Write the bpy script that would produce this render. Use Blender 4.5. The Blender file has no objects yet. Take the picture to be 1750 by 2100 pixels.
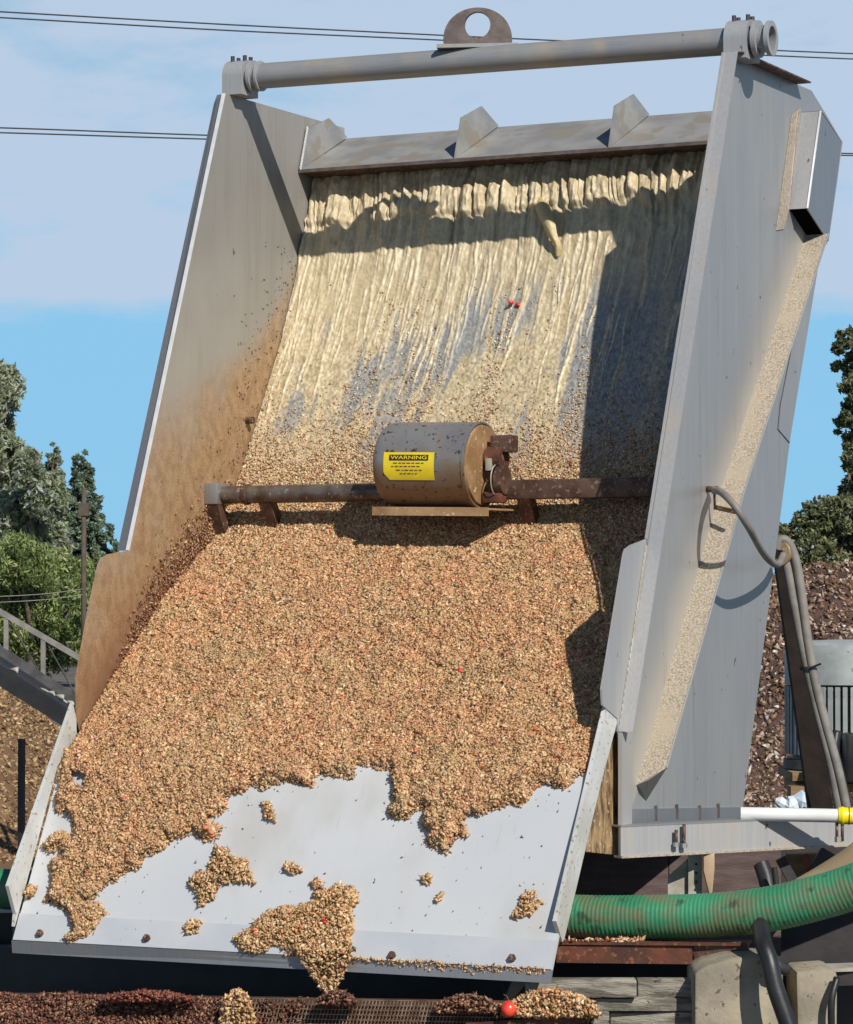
import bpy, bmesh, math, random
import numpy as np
from mathutils import Vector, Matrix

rng = np.random.default_rng(7)
random.seed(7)
scene = bpy.context.scene
COL = scene.collection
R = math.radians
H = 3.35            # height of the top edge of the separator above the ground
W = 1.8             # inner width of the separator

# ------------------------------------------------------------------ camera
F, YAW, PITCH = 6380.0, 0.462, 0.02957
CAM = np.array([5.33286, -9.18747, 1.605])
FW = np.array([-math.sin(YAW)*math.cos(PITCH), math.cos(YAW)*math.cos(PITCH), math.sin(PITCH)])
RT = np.array([math.cos(YAW), math.sin(YAW), 0.0])
UP = np.cross(RT, FW)
cd = bpy.data.cameras.new('camera'); cam = bpy.data.objects.new('camera', cd); COL.objects.link(cam)
cd.sensor_fit = 'VERTICAL'; cd.sensor_height = 24.0; cd.lens = 24.0*F/2100.0
cd.clip_start = 0.1; cd.clip_end = 3000
cam.matrix_world = Matrix(((RT[0], UP[0], -FW[0], CAM[0]), (RT[1], UP[1], -FW[1], CAM[1]), (RT[2], UP[2], -FW[2], CAM[2]), (0, 0, 0, 1)))
scene.camera = cam
scene.render.resolution_x = 853; scene.render.resolution_y = 1024

# ------------------------------------------------------------------ light
SUN = Vector((0.60, -0.46, 0.57)).normalized()      # towards the sun
elev = math.asin(SUN.z); azim = math.atan2(SUN.x, SUN.y)
w = bpy.data.worlds.new('World'); scene.world = w; w.use_nodes = True
nt = w.node_tree; nt.nodes.clear()
def wn(t, **k):
    n = nt.nodes.new(t)
    for a, b in k.items(): setattr(n, a, b)
    return n
out = wn('ShaderNodeOutputWorld'); bg = wn('ShaderNodeBackground'); bg.inputs[1].default_value = 0.055
sky = wn('ShaderNodeTexSky', sky_type='NISHITA', sun_disc=False, sun_elevation=elev, sun_rotation=azim)
sky.altitude = 200; sky.air_density = 1.0; sky.dust_density = 0.3; sky.ozone_density = 2.5
tc = wn('ShaderNodeTexCoord'); sep = wn('ShaderNodeSeparateXYZ')
nt.links.new(tc.outputs['Generated'], sep.inputs[0])
tint = wn('ShaderNodeMix', data_type='RGBA', blend_type='MULTIPLY'); tint.inputs[0].default_value = 1.0
tint.inputs[7].default_value = (0.62, 0.80, 1.0, 1)
nt.links.new(sky.outputs[0], tint.inputs[6])
hz = wn('ShaderNodeMapRange', interpolation_type='SMOOTHSTEP'); hz.inputs[1].default_value = 0.10; hz.inputs[2].default_value = 0.34; hz.inputs[3].default_value = 0.93; hz.inputs[4].default_value = 0.0
nt.links.new(sep.outputs[2], hz.inputs[0])
low = wn('ShaderNodeMix', data_type='RGBA'); low.inputs[7].default_value = (4.95, 10.8, 15.8, 1)
nt.links.new(hz.outputs[0], low.inputs[0]); nt.links.new(tint.outputs[2], low.inputs[6])
mp = wn('ShaderNodeMapping'); mp.inputs['Scale'].default_value = (1.0, 1.0, 3.2)
nt.links.new(tc.outputs['Generated'], mp.inputs[0])
n1 = wn('ShaderNodeTexNoise'); n1.inputs['Scale'].default_value = 17; n1.inputs['Detail'].default_value = 8; n1.inputs['Roughness'].default_value = 0.6
n2 = wn('ShaderNodeTexNoise'); n2.inputs['Scale'].default_value = 6.5; n2.inputs['Detail'].default_value = 3
nt.links.new(mp.outputs[0], n1.inputs[0]); nt.links.new(mp.outputs[0], n2.inputs[0])
def wmath(op, a, b=None, clamp=False):
    n = wn('ShaderNodeMath', operation=op, use_clamp=clamp)
    for i, v in enumerate((a, b)):
        if v is None: continue
        if isinstance(v, (int, float)): n.inputs[i].default_value = v
        else: nt.links.new(v, n.inputs[i])
    return n.outputs[0]
# bank of thin cloud that starts about five degrees above the horizon
edge = wmath('ADD', sep.outputs[2], wmath('MULTIPLY', wmath('SUBTRACT', n1.outputs[0], 0.5), 0.022))
bank = wmath('MULTIPLY', wmath('SUBTRACT', edge, 0.0905), 130.0, True)
veil = wmath('ADD', wmath('MULTIPLY', wmath('SUBTRACT', n1.outputs[0], 0.40), 2.6, False), wmath('MULTIPLY', wmath('SUBTRACT', n2.outputs[0], 0.42), 1.6))
veil = wmath('ADD', veil, 0.78, True)
fade = wn('ShaderNodeMapRange', interpolation_type='SMOOTHSTEP'); fade.inputs[1].default_value = 0.185; fade.inputs[2].default_value = 0.29; fade.inputs[3].default_value = 1.0; fade.inputs[4].default_value = 0.03  # thins the cloud above the view to lower the fill light
nt.links.new(sep.outputs[2], fade.inputs[0])
cover = wmath('MULTIPLY', wmath('MULTIPLY', bank, veil), wmath('MULTIPLY', fade.outputs[0], 0.92))
cl = wn('ShaderNodeMix', data_type='RGBA')
cl.inputs[7].default_value = (9.2, 11.3, 14.1, 1)
nt.links.new(cover, cl.inputs[0]); nt.links.new(low.outputs[2], cl.inputs[6])
nt.links.new(cl.outputs[2], bg.inputs[0]); nt.links.new(bg.outputs[0], out.inputs[0])
sl = bpy.data.lights.new('sun', 'SUN'); so = bpy.data.objects.new('sun', sl); COL.objects.link(so)
sl.energy = 5.0; sl.angle = R(0.5); sl.color = (1.0, 0.955, 0.88)
so.rotation_euler = SUN.to_track_quat('Z', 'Y').to_euler(); so.location = (8, -8, 12)
scene.view_settings.view_transform = 'Standard'; scene.view_settings.look = 'None'
scene.view_settings.exposure = 0.0; scene.view_settings.gamma = 1.0; scene.view_settings.use_curve_mapping = False

# ------------------------------------------------------------------ helpers
def ray(px, py): return FW + RT*(px-875)/F - UP*(py-1050)/F
def PX(px, py, x): d = ray(px, py); return CAM + d*(x-CAM[0])/d[0]
def PY(px, py, y): d = ray(px, py); return CAM + d*(y-CAM[1])/d[1]
def PZ(px, py, z): d = ray(px, py); return CAM + d*(z-CAM[2])/d[2]
def PD(px, py, D): return CAM + ray(px, py)*D
def proj(P):
    d = np.asarray(P) - CAM; z = d@FW
    return 875+F*(d@RT)/z, 1050-F*(d@UP)/z

def nv(v): v = np.asarray(v, float); return v/(np.linalg.norm(v)+1e-12)

def hash2(ix, iy, seed):
    v = np.sin(ix*127.1+iy*311.7+seed*74.7)*43758.5453
    return v-np.floor(v)
def vnoise(x, y, seed=0):
    ix = np.floor(x); iy = np.floor(y); fx = x-ix; fy = y-iy
    fx = fx*fx*(3-2*fx); fy = fy*fy*(3-2*fy)
    a = hash2(ix, iy, seed); b = hash2(ix+1, iy, seed); c = hash2(ix, iy+1, seed); d = hash2(ix+1, iy+1, seed)
    return (a*(1-fx)+b*fx)*(1-fy)+(c*(1-fx)+d*fx)*fy
def fbm(x, y, oct=4, seed=0):
    s = 0; a = 0.5; t = 0
    for i in range(oct):
        s = s+a*vnoise(x*2**i, y*2**i, seed+i*3); t += a; a *= 0.5
    return s/t
def sstep(a, b, x):
    t = np.clip((x-a)/(b-a), 0, 1); return t*t*(3-2*t)

def wloc(o):
    v = np.zeros(3)
    while o is not None: v += np.array(o.location); o = o.parent
    return v
def raw_mesh(name, V, faces, mat, parent=None, smooth=False, col=None):
    """faces: (n,k) int array or list of lists"""
    V = np.asarray(V, float)
    if parent is not None: V = V-wloc(parent)
    me = bpy.data.meshes.new(name)
    if isinstance(faces, np.ndarray):
        n, k = faces.shape
        me.vertices.add(len(V)); me.vertices.foreach_set('co', V.astype(np.float32).ravel())
        me.loops.add(n*k); me.loops.foreach_set('vertex_index', faces.astype(np.int32).ravel())
        me.polygons.add(n); me.polygons.foreach_set('loop_start', np.arange(0, n*k, k, dtype=np.int32))
        me.polygons.foreach_set('loop_total', np.full(n, k, dtype=np.int32))
        me.update(calc_edges=True)
    else:
        me.from_pydata([tuple(p) for p in V], [], [tuple(f) for f in faces]); me.update()
    if smooth: me.polygons.foreach_set('use_smooth', [True]*len(me.polygons))
    if col is not None:
        a = me.color_attributes.new('col', 'FLOAT_COLOR', 'POINT')
        c = np.ones((len(V), 4), np.float32); c[:, :3] = np.asarray(col)*.92; a.data.foreach_set('color', c.ravel())
    me.materials.append(mat)
    o = bpy.data.objects.new(name, me); COL.objects.link(o)
    if parent is not None: o.parent = parent
    return o

class MB:
    def __init__(s): s.v = []; s.f = []
    def add(s, V, Fc):
        n = len(s.v); s.v += [tuple(p) for p in V]; s.f += [[i+n for i in f] for f in Fc]; return s
    def prism(s, pts, off):
        """polygon extruded by the vector off"""
        n = len(pts); off = np.asarray(off, float); A = [np.asarray(p, float) for p in pts]; B = [p+off for p in A]
        Fc = [list(range(n))[::-1], list(range(n, 2*n))]+[[i, (i+1) % n, n+(i+1) % n, n+i] for i in range(n)]
        return s.add(A+B, Fc)
    def box(s, c, sz, ax=None):
        c = np.asarray(c, float); X, Y, Z = ax if ax is not None else np.eye(3)
        X, Y, Z = [np.asarray(q, float) for q in (X, Y, Z)]
        V = [c+X*sz[0]/2*i+Y*sz[1]/2*j+Z*sz[2]/2*k for k in (-1, 1) for j in (-1, 1) for i in (-1, 1)]
        return s.add(V, [[0, 2, 3, 1], [4, 5, 7, 6], [0, 1, 5, 4], [2, 6, 7, 3], [0, 4, 6, 2], [1, 3, 7, 5]])
    def bar(s, a, b, wd, ht, up=(0, 0, 1)):
        a = np.asarray(a, float); b = np.asarray(b, float); d = b-a; L = np.linalg.norm(d); d = d/L
        u = np.asarray(up, float); x = nv(np.cross(d, u)); u = np.cross(x, d)
        return s.box((a+b)/2, (L, wd, ht), (d, x, u))
    def tube(s, pts, r, seg=14, cap=True, rr=None):
        pts = [np.asarray(p, float) for p in pts]; n = len(pts)
        t0 = nv(pts[1]-pts[0]); ref = np.array([0, 0, 1.]) if abs(t0[2]) < 0.9 else np.array([1., 0, 0])
        x = nv(np.cross(t0, ref)); V = []
        for i, p in enumerate(pts):
            t = nv(pts[min(i+1, n-1)]-pts[max(i-1, 0)]); x = nv(x-t*(x@t)); y = np.cross(t, x)
            ri = rr[i] if rr is not None else r
            V += [p+ri*(x*math.cos(2*math.pi*k/seg)+y*math.sin(2*math.pi*k/seg)) for k in range(seg)]
        Fc = [[i*seg+k, i*seg+(k+1) % seg, (i+1)*seg+(k+1) % seg, (i+1)*seg+k] for i in range(n-1) for k in range(seg)]
        if cap: Fc += [list(range(seg))[::-1], [(n-1)*seg+k for k in range(seg)]]
        return s.add(V, Fc)
    def ring(s, a, b, r0, r1, seg=28):
        """hollow cylinder from a to b, inner radius r0, outer r1"""
        a = np.asarray(a, float); b = np.asarray(b, float); t = nv(b-a)
        ref = np.array([0, 0, 1.]) if abs(t[2]) < 0.9 else np.array([1., 0, 0]); x = nv(np.cross(t, ref)); y = np.cross(t, x)
        V = []
        for p, r in ((a, r0), (a, r1), (b, r1), (b, r0)):
            V += [p+r*(x*math.cos(2*math.pi*k/seg)+y*math.sin(2*math.pi*k/seg)) for k in range(seg)]
        Fc = []
        for i in range(4):
            j = (i+1) % 4
            Fc += [[i*seg+k, i*seg+(k+1) % seg, j*seg+(k+1) % seg, j*seg+k] for k in range(seg)]
        return s.add(V, Fc)
    def build(s, name, mat, parent=None, bevel=0, smooth=False, auto=None):
        V = np.array(s.v)
        if parent is not None: V = V-wloc(parent)
        me = bpy.data.meshes.new(name); me.from_pydata([tuple(p) for p in V], [], s.f)
        bm = bmesh.new(); bm.from_mesh(me)
        bmesh.ops.recalc_face_normals(bm, faces=bm.faces)
        if bevel:
            es = [e for e in bm.edges if len(e.link_faces) == 2 and e.calc_face_angle(0) > 0.6]
            bmesh.ops.bevel(bm, geom=es, offset=bevel, segments=2, profile=0.5, affect='EDGES', clamp_overlap=True)
        if auto or bevel:
            for f in bm.faces: f.smooth = True
            for e in bm.edges:
                if len(e.link_faces) != 2 or e.calc_face_angle(0) > 0.6: e.smooth = False
        elif smooth:
            for f in bm.faces: f.smooth = True
        bm.to_mesh(me); bm.free()
        me.materials.append(mat)
        o = bpy.data.objects.new(name, me); COL.objects.link(o)
        if parent is not None: o.parent = parent
        return o

def tag(o, label=None, cat=None, group=None, kind=None):
    if label: o['label'] = label
    if cat: o['category'] = cat
    if group: o['group'] = group
    if kind: o['kind'] = kind
    return o
def thing(name, label, cat, loc, group=None):
    o = bpy.data.objects.new(name, None); COL.objects.link(o); o.location = tuple(loc); o.empty_display_size = 0.1
    return tag(o, label, cat, group)
def spline(P, n=8):
    P = [np.asarray(p, float) for p in P]; Q = [2*P[0]-P[1]]+P+[2*P[-1]-P[-2]]; o = []
    for i in range(1, len(Q)-2):
        for k in range(n):
            t = k/n; a, b, c, d = Q[i-1], Q[i], Q[i+1], Q[i+2]
            o.append(0.5*((2*b)+(c-a)*t+(2*a-5*b+4*c-d)*t*t+(3*b-a-3*c+d)*t**3))
    o.append(P[-1]); return o

# ------------------------------------------------------------------ materials
class NT:
    def __init__(s, name):
        s.m = bpy.data.materials.new(name); s.m.use_nodes = True; s.t = s.m.node_tree
        s.b = s.t.nodes['Principled BSDF']; s.co = s.t.nodes.new('ShaderNodeTexCoord').outputs['Object']
    def n(s, t, **k):
        q = s.t.nodes.new(t)
        for a, b in k.items(): setattr(q, a, b)
        return q
    def put(s, v, i):
        if isinstance(v, (int, float)): i.default_value = v
        elif isinstance(v, tuple): i.default_value = v if len(v) == 4 or len(i.default_value) == 3 else (*v, 1)
        else: s.t.links.new(v, i)
    def math(s, op, a, b=0.0, clamp=False):
        q = s.n('ShaderNodeMath', operation=op, use_clamp=clamp); s.put(a, q.inputs[0]); s.put(b, q.inputs[1]); return q.outputs[0]
    def noise(s, scale, detail=4, stretch=(1, 1, 1), rough=0.55, dist=0.0, off=(0, 0, 0)):
        m = s.n('ShaderNodeMapping'); m.inputs['Scale'].default_value = stretch; m.inputs['Location'].default_value = off
        s.t.links.new(s.co, m.inputs[0])
        q = s.n('ShaderNodeTexNoise'); q.inputs['Scale'].default_value = scale; q.inputs['Detail'].default_value = detail
        q.inputs['Roughness'].default_value = rough; q.inputs['Distortion'].default_value = dist
        s.t.links.new(m.outputs[0], q.inputs[0]); return q.outputs[0]
    def rng(s, v, a, b, c=0.0, d=1.0):
        q = s.n('ShaderNodeMapRange', interpolation_type='SMOOTHSTEP'); s.put(v, q.inputs[0])
        for i, x in enumerate((a, b, c, d)): s.put(x, q.inputs[i+1])
        return q.outputs[0]
    def mix(s, f, a, b, mode='MIX'):
        q = s.n('ShaderNodeMix', data_type='RGBA', blend_type=mode); s.put(f, q.inputs[0]); s.put(a, q.inputs[6]); s.put(b, q.inputs[7]); return q.outputs[2]
    def fin(s, col, rough=0.6, metal=0.0, bump=None, bs=0.3, bd=0.002, spec=None):
        s.put(col, s.b.inputs['Base Color']); s.put(rough, s.b.inputs['Roughness']); s.put(metal, s.b.inputs['Metallic'])
        if spec is not None: s.b.inputs['Specular IOR Level'].default_value = spec
        if bump is not None:
            q = s.n('ShaderNodeBump'); q.inputs['Strength'].default_value = bs; q.inputs['Distance'].default_value = bd
            s.put(bump, q.inputs['Height']); s.t.links.new(q.outputs[0], s.b.inputs['Normal'])
        return s.m

def simple(name, c1, c2, scale=8, rough=0.6, metal=0.0, bs=0.3, bd=0.002, stretch=(1, 1, 1), lo=0.35, hi=0.65, spec=None, c3=None, sp=0.62, spscale=60):
    q = NT(name); f = q.rng(q.noise(scale, 6, stretch), lo, hi); c = q.mix(f, c1, c2)
    if c3 is not None: c = q.mix(q.rng(q.noise(spscale, 3, off=(3, 1, 7)), sp, sp+0.06), c, c3)
    return q.fin(c, rough, metal, q.noise(scale*6, 4, stretch), bs, bd, spec)
def attr_mat(name, rough=0.6, spec=0.5, bump=0.0, scale=300):
    q = NT(name); a = q.n('ShaderNodeAttribute', attribute_name='col')
    return q.fin(a.outputs['Color'], rough, 0.0, q.noise(scale, 3) if bump else None, bump, 0.002, spec)

def stainless(name, tone=0.38, warm=0.0, stain=0.25, metal=0.72, rough=0.46, brush=(60, 60, 1.2)):
    q = NT(name)
    a = q.noise(1.6, 5, (1, 1, 0.6)); b = q.noise(3.0, 4, brush); c = q.noise(7, 5, (1, 1, .5), off=(2, 5, 1))
    base = q.mix(q.rng(a, .3, .7), (tone*.9, tone*.92, tone*.96), (tone*1.08, tone*1.06, tone*1.03))
    base = q.mix(q.math('MULTIPLY', q.rng(b, .35, .7), 0.28), base, (tone*.6, tone*.6, tone*.62))
    base = q.mix(q.math('MULTIPLY', q.rng(c, .5, .75), stain), base, (.46, .38, .26))
    base = q.mix(q.math('MULTIPLY', q.rng(q.noise(26, 2, (1, 1, .5), off=(9, 9, 9)), .73, .76), .8), base, (.06, .04, .03))
    rg = q.math('ADD', q.math('MULTIPLY', a, .2), rough-.1)
    return q.fin(base, rg, metal, b, .06, .001)
STEEL = stainless('brushed_stainless')
STEEL_OUT = stainless('outer_stainless', .31, 0, .10, .70, .42)
STEEL_TUBE = stainless('dull_tube_steel', .31, 0, .62, .35, .5, (3, 60, 60))
HEADM = simple('rust_washed_steel', (.25, .25, .245), (.34, .33, .31), 7, .5, .25, .1, .002, (1, 1, 2), c3=(.29, .26, .21), sp=.54, spscale=9)
STEEL_PALE = stainless('pale_dusty_steel', .38, 0, .45, .3, .6)
RIM = simple('sunlit_edge', (.75, .75, .74), (.85, .85, .84), 20, .35, .3, .05)  # near-white, so the sun caught on edges is in the colour
RUSTY = simple('rusty_steel', (.16, .05, .025), (.07, .03, .02), 12, .75, .2, .6, .003, c3=(.24, .095, .05), sp=.58, spscale=60)
DARKRUST = simple('dark_rusted_steel', (.075, .035, .025), (.13, .075, .05), 18, .6, .3, .5, .002, c3=(.25, .17, .11), sp=.58, spscale=70)
BLACK = simple('black_rubber', (.012, .012, .013), (.02, .02, .02), 10, .45)
DARKSTEEL = simple('dark_painted_steel', (.02, .018, .02), (.035, .03, .03), 10, .6)
LUGM = simple('brown_lug_steel', (.12, .09, .08), (.18, .14, .12), 20, .5, .4, .3)
HOSEGREY = simple('grey_rubber_hose', (.16, .15, .135), (.24, .22, .195), 14, .6, 0, .2)
PVC = simple('white_pvc', (.62, .62, .6), (.74, .74, .73), 6, .35, 0, .05)
YELLOW = simple('yellow_plastic', (.85, .72, .01), (.8, .62, .01), 9, .4, 0, .1, c3=(.3, .25, .05), sp=.66, spscale=30)
BOARD = simple('weathered_board', (.34, .31, .25), (.13, .115, .09), 6, .85, 0, .8, .006, (1.2, 1.2, 9), .4, .6, c3=(.06, .05, .04), sp=.63, spscale=30)
CONC = simple('rough_concrete', (.34, .29, .21), (.22, .19, .14), 7, .9, 0, .7, .005, c3=(.10, .09, .07), sp=.62, spscale=45)
TIMBER = simple('old_timber', (.30, .20, .10), (.20, .12, .06), 4, .8, 0, .4, .003, (1, 1, 8))
BRACKET = simple('dusty_bracket', (.42, .41, .35), (.30, .27, .21), 14, .6, .1, .4)
TANPLASTIC = simple('tan_plastic', (.5, .36, .22), (.4, .28, .17), 10, .5)
TANKM = simple('brown_tank_steel', (.085, .055, .05), (.125, .085, .078), 10, .55, .1, .5, .002, (1, 1, 5), c3=(.3, .26, .25), sp=.70, spscale=26)
MOTORM = simple('grey_motor_paint', (.40, .43, .42), (.30, .33, .32), 9, .5, .1, .2, c3=(.15, .14, .12), sp=.64, spscale=30)
MOTORDK = simple('motor_dark', (.07, .075, .075), (.11, .11, .11), 9, .6)
WIREM = simple('wire_dark', (.03, .03, .035), (.04, .04, .045), 9, .6)
BARK = simple('bark', (.09, .065, .045), (.14, .11, .08), 6, .9, 0, .6, .02)
POLEM = simple('pole_wood', (.07, .05, .04), (.10, .075, .06), 6, .9)
BAGM = simple('plastic_bag', (.55, .65, .75), (.7, .75, .8), 12, .3)

def mat_left_wall():
    q = NT('stained_inner_wall'); sx = q.n('ShaderNodeSeparateXYZ'); q.t.links.new(q.co, sx.inputs[0])
    y, z = sx.outputs[1], sx.outputs[2]
    l1 = q.math('ADD', q.math('MULTIPLY', q.math('ADD', z, .531-H), .6), .5)
    l2 = q.math('ADD', q.math('MULTIPLY', q.math('ADD', z, 1.515-H), 1.29), -.088)
    d = q.math('SUBTRACT', q.math('MINIMUM', l1, l2), y)
    wd = q.rng(z, H-.60, H-1.62, .07, 1.5)
    r = q.math('DIVIDE', d, wd)
    nz = q.noise(5, 6, (1, 1, .7)); r = q.math('ADD', r, q.math('MULTIPLY', q.math('SUBTRACT', nz, .5), .9))
    dirt = q.rng(r, 1.0, .15)
    dn = q.math('ADD', q.math('MULTIPLY', q.noise(30, 4, (1, 1, .7), off=(4, 4, 4)), .5), q.math('MULTIPLY', q.noise(150, 3), .5))
    tone = .44
    a = q.noise(1.3, 5, (1, 1, .5)); b = q.noise(3, 4, (1, 60, 1.2))
    base = q.mix(q.rng(a, .3, .7), (.265, .25, .225), (.32, .305, .27))
    base = q.mix(q.math('MULTIPLY', q.rng(b, .35, .7), .2), base, (.3, .3, .29))
    base = q.mix(q.math('MULTIPLY', q.rng(q.noise(2.2, 6, (1, 9, .6), .65, .5, off=(2, 3, 3)), .48, .68), .4), base, (.22, .20, .17))
    base = q.mix(q.math('MULTIPLY', q.rng(q.noise(1.1, 5, off=(5, 1, 3)), .45, .65), .35), base, (.40, .385, .35))
    drift = q.rng(z, H-.5, H-1.4, .0, .35)
    base = q.mix(drift, base, (.46, .40, .30))
    low = q.rng(z, H-1.1, H-2.1)
    dc = q.mix(q.rng(dn, .42, .58), (.25, .145, .068), (.37, .235, .12))
    dc = q.mix(q.math('MULTIPLY', q.rng(r, .45, -.1), low), dc, (.17, .07, .035))
    dirt = q.math('MULTIPLY', dirt, q.rng(d, -.16, -.08))
    c = q.mix(q.math('MULTIPLY', dirt, q.rng(z, H-.25, H-1.0, 0.0, .97)), base, dc)
    spk = q.rng(q.noise(38, 3, (1, 1, .5), off=(8, 3, 1)), .70, .73)
    c = q.mix(q.math('MULTIPLY', spk, .8), c, (.08, .045, .03))
    met = q.math('MULTIPLY', q.math('SUBTRACT', 1.0, dirt), .18)
    return q.fin(c, .55, met, dn, .25, .002)
WALLM = mat_left_wall()

def mat_sandy():
    q = NT('splatter_crusted_steel'); v = q.noise(170, 3); c = q.mix(q.rng(v, .36, .64), (.25, .20, .145), (.44, .385, .305))
    c = q.mix(q.rng(q.noise(6, 4), .45, .7), c, (.38, .32, .235))
    return q.fin(c, .75, 0, v, .6, .003)
SANDY = mat_sandy()
def mat_outer():
    q = NT('outer_wall_steel'); sx = q.n('ShaderNodeSeparateXYZ'); q.t.links.new(q.co, sx.inputs[0]); y, z = sx.outputs[1], sx.outputs[2]
    yl = q.math('ADD', q.math('MULTIPLY', q.math('ADD', z, .485-H), .889), .879); d = q.math('SUBTRACT', yl, y)
    a = q.noise(1.7, 5, (1, 1, .4)); b = q.noise(3, 4, (1, 60, 1.2))
    base = q.mix(q.rng(a, .3, .7), (.29, .292, .297), (.355, .352, .345))
    base = q.mix(q.math('MULTIPLY', q.rng(b, .35, .7), .14), base, (.20, .20, .21))
    dn = q.math('ADD', d, q.math('MULTIPLY', q.math('SUBTRACT', q.noise(4, 4), .5), .14))
    m1 = q.math('MULTIPLY', q.rng(dn, .30, .02), q.rng(d, -.03, .0)); base = q.mix(q.math('MULTIPLY', m1, .62), base, (.43, .385, .31))
    base = q.mix(q.math('MULTIPLY', q.rng(q.noise(2.4, 6, (1, 9, .5), .65, .5, off=(3, 3, 3)), .50, .68), .35), base, (.40, .37, .32))
    base = q.mix(q.math('MULTIPLY', q.rng(q.noise(2.0, 6, (1, 16, .6), .65, .4, off=(1, 5, 3)), .56, .70), .45), base, (.17, .165, .165))
    m2 = q.rng(q.noise(2.2, 4, (1, 1, .3), off=(7, 7, 7)), .55, .75); base = q.mix(q.math('MULTIPLY', m2, .35), base, (.42, .40, .35))
    base = q.mix(q.math('MULTIPLY', q.rng(q.noise(26, 2, off=(9, 9, 9)), .73, .76), .8), base, (.06, .04, .03))
    return q.fin(base, q.math('ADD', q.math('MULTIPLY', a, .2), .36), q.math('SUBTRACT', .34, q.math('MULTIPLY', m1, .25)), b, .06, .001)
OUTWALL = mat_outer()
def mat_chute():
    q = NT('white_plastic_sheet'); a = q.noise(1.5, 4); c = q.mix(q.rng(a, .3, .7), (.49, .505, .52), (.54, .545, .55))
    c = q.mix(q.math('MULTIPLY', q.rng(q.noise(3, 5, (9, 1, 1)), .55, .8), .2), c, (.55, .53, .5))
    c = q.mix(q.math('MULTIPLY', q.rng(q.noise(4, 6, (1, .6, .6), off=(4, 4, 2)), .46, .70), .42), c, (.40, .36, .30))
    c = q.mix(q.math('MULTIPLY', q.rng(q.noise(5, 3, (26, 1, 1), off=(6, 4, 2)), .68, .72), .25), c, (.30, .29, .28))
    c = q.mix(q.rng(q.noise(55, 2, off=(1, 2, 3)), .745, .765), c, (.14, .09, .06))
    return q.fin(c, .38, 0, q.noise(9, 3), .04, .002)
CHUTE = mat_chute()
FLAPM = simple('white_flap_board', (.55, .55, .53), (.44, .43, .39), 6, .5, 0, .2, .002, c3=(.30, .25, .19), sp=.60, spscale=70)
def mat_stain():
    q = NT('dripping_stain'); a = q.noise(34, 6, (1, 1, .3), .7); c = q.mix(q.rng(a, .38, .62), (.10, .055, .025), (.42, .28, .14))
    c = q.mix(q.rng(q.noise(50, 3), .6, .66), c, (.5, .42, .3)); return q.fin(c, .7, 0, a, .6, .005)
STAIN = mat_stain()
def mat_hose():
    q = NT('green_ribbed_hose'); a = q.noise(5, 5, (1, 1, 1)); g = q.mix(q.rng(a, .3, .7), (.02, .155, .07), (.04, .24, .12))
    sx = q.n('ShaderNodeSeparateXYZ'); q.t.links.new(q.co, sx.inputs[0])
    g = q.mix(q.math('MULTIPLY', q.rng(q.noise(9, 5, (1, 2, 2), off=(5, 5, 5)), .42, .66), .75), g, (.14, .125, .065))
    g = q.mix(q.math('MULTIPLY', q.rng(q.noise(20, 4, off=(2, 8, 5)), .58, .7), .7), g, (.03, .03, .02))
    return q.fin(g, .5, 0, q.noise(60, 3), .4, .002)
GREEN = mat_hose()
def mat_housing():
    q = NT('dirty_drum_steel'); sx = q.n('ShaderNodeSeparateXYZ'); q.t.links.new(q.co, sx.inputs[0])
    a = q.noise(14, 6); b = q.mix(q.rng(q.noise(5, 4), .3, .7), (.19, .19, .20), (.27, .26, .25))
    zr = q.math('ADD', sx.outputs[2], q.math('MULTIPLY', q.math('SUBTRACT', a, .5), .25))
    b = q.mix(q.rng(zr, H-1.20, H-1.40), b, (.24, .15, .085))
    b = q.mix(q.rng(q.noise(60, 3, off=(4, 1, 1)), .60, .66), b, (.09, .05, .03))
    return q.fin(b, .45, .35, a, .25, .002)
HOUSING = mat_housing()
CAPM = simple('ochre_crusted_cap', (.25, .135, .055), (.38, .24, .12), 9, .7, .0, .5, .003, c3=(.55, .45, .3), sp=.62, spscale=60)
def mat_ground():
    q = NT('yard_ground'); a = q.noise(.6, 6); b = q.noise(8, 6)
    c = q.mix(q.rng(a, .3, .7), (.085, .075, .065), (.15, .13, .11)); c = q.mix(q.rng(b, .55, .7), c, (.06, .045, .035))
    return q.fin(c, .9, 0, b, .5, .02)
LABELY = simple('yellow_label', (.80, .62, .02), (.72, .52, .02), 20, .4, 0, .05, c3=(.2, .12, .03), sp=.70, spscale=60)
LABELK = simple('label_black_print', (.02, .018, .015), (.03, .025, .02), 20, .5)
PULP = attr_mat('crushed_pulp', .5, .45)
CREAM = attr_mat('wet_cream_film', .42, .40, .6, 120)
CREAM.node_tree.nodes['Bump'].inputs['Distance'].default_value = 0.003
HUSK = attr_mat('dry_husks', .7, .3)
def leaf_mat(name):
    m = attr_mat(name, .6, .25); t = m.node_tree; bs = t.nodes['Principled BSDF']; at = [n for n in t.nodes if n.type == 'ATTRIBUTE'][0]
    tr = t.nodes.new('ShaderNodeBsdfTranslucent'); mx = t.nodes.new('ShaderNodeMixShader'); mx.inputs[0].default_value = .46; o = [n for n in t.nodes if n.type == 'OUTPUT_MATERIAL'][0]
    t.links.new(at.outputs['Color'], tr.inputs[0]); t.links.new(bs.outputs[0], mx.inputs[1]); t.links.new(tr.outputs[0], mx.inputs[2]); t.links.new(mx.outputs[0], o.inputs[0])
    return m
LEAF = leaf_mat('foliage')

# ------------------------------------------------------------------ ground and distant setting
g = raw_mesh('ground', [(-900, -60, 0), (500, -60, 0), (900, 1400, 0), (-1400, 1400, 0)], np.array([[0, 1, 2, 3]]), mat_ground()); tag(g, kind='structure')

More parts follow.
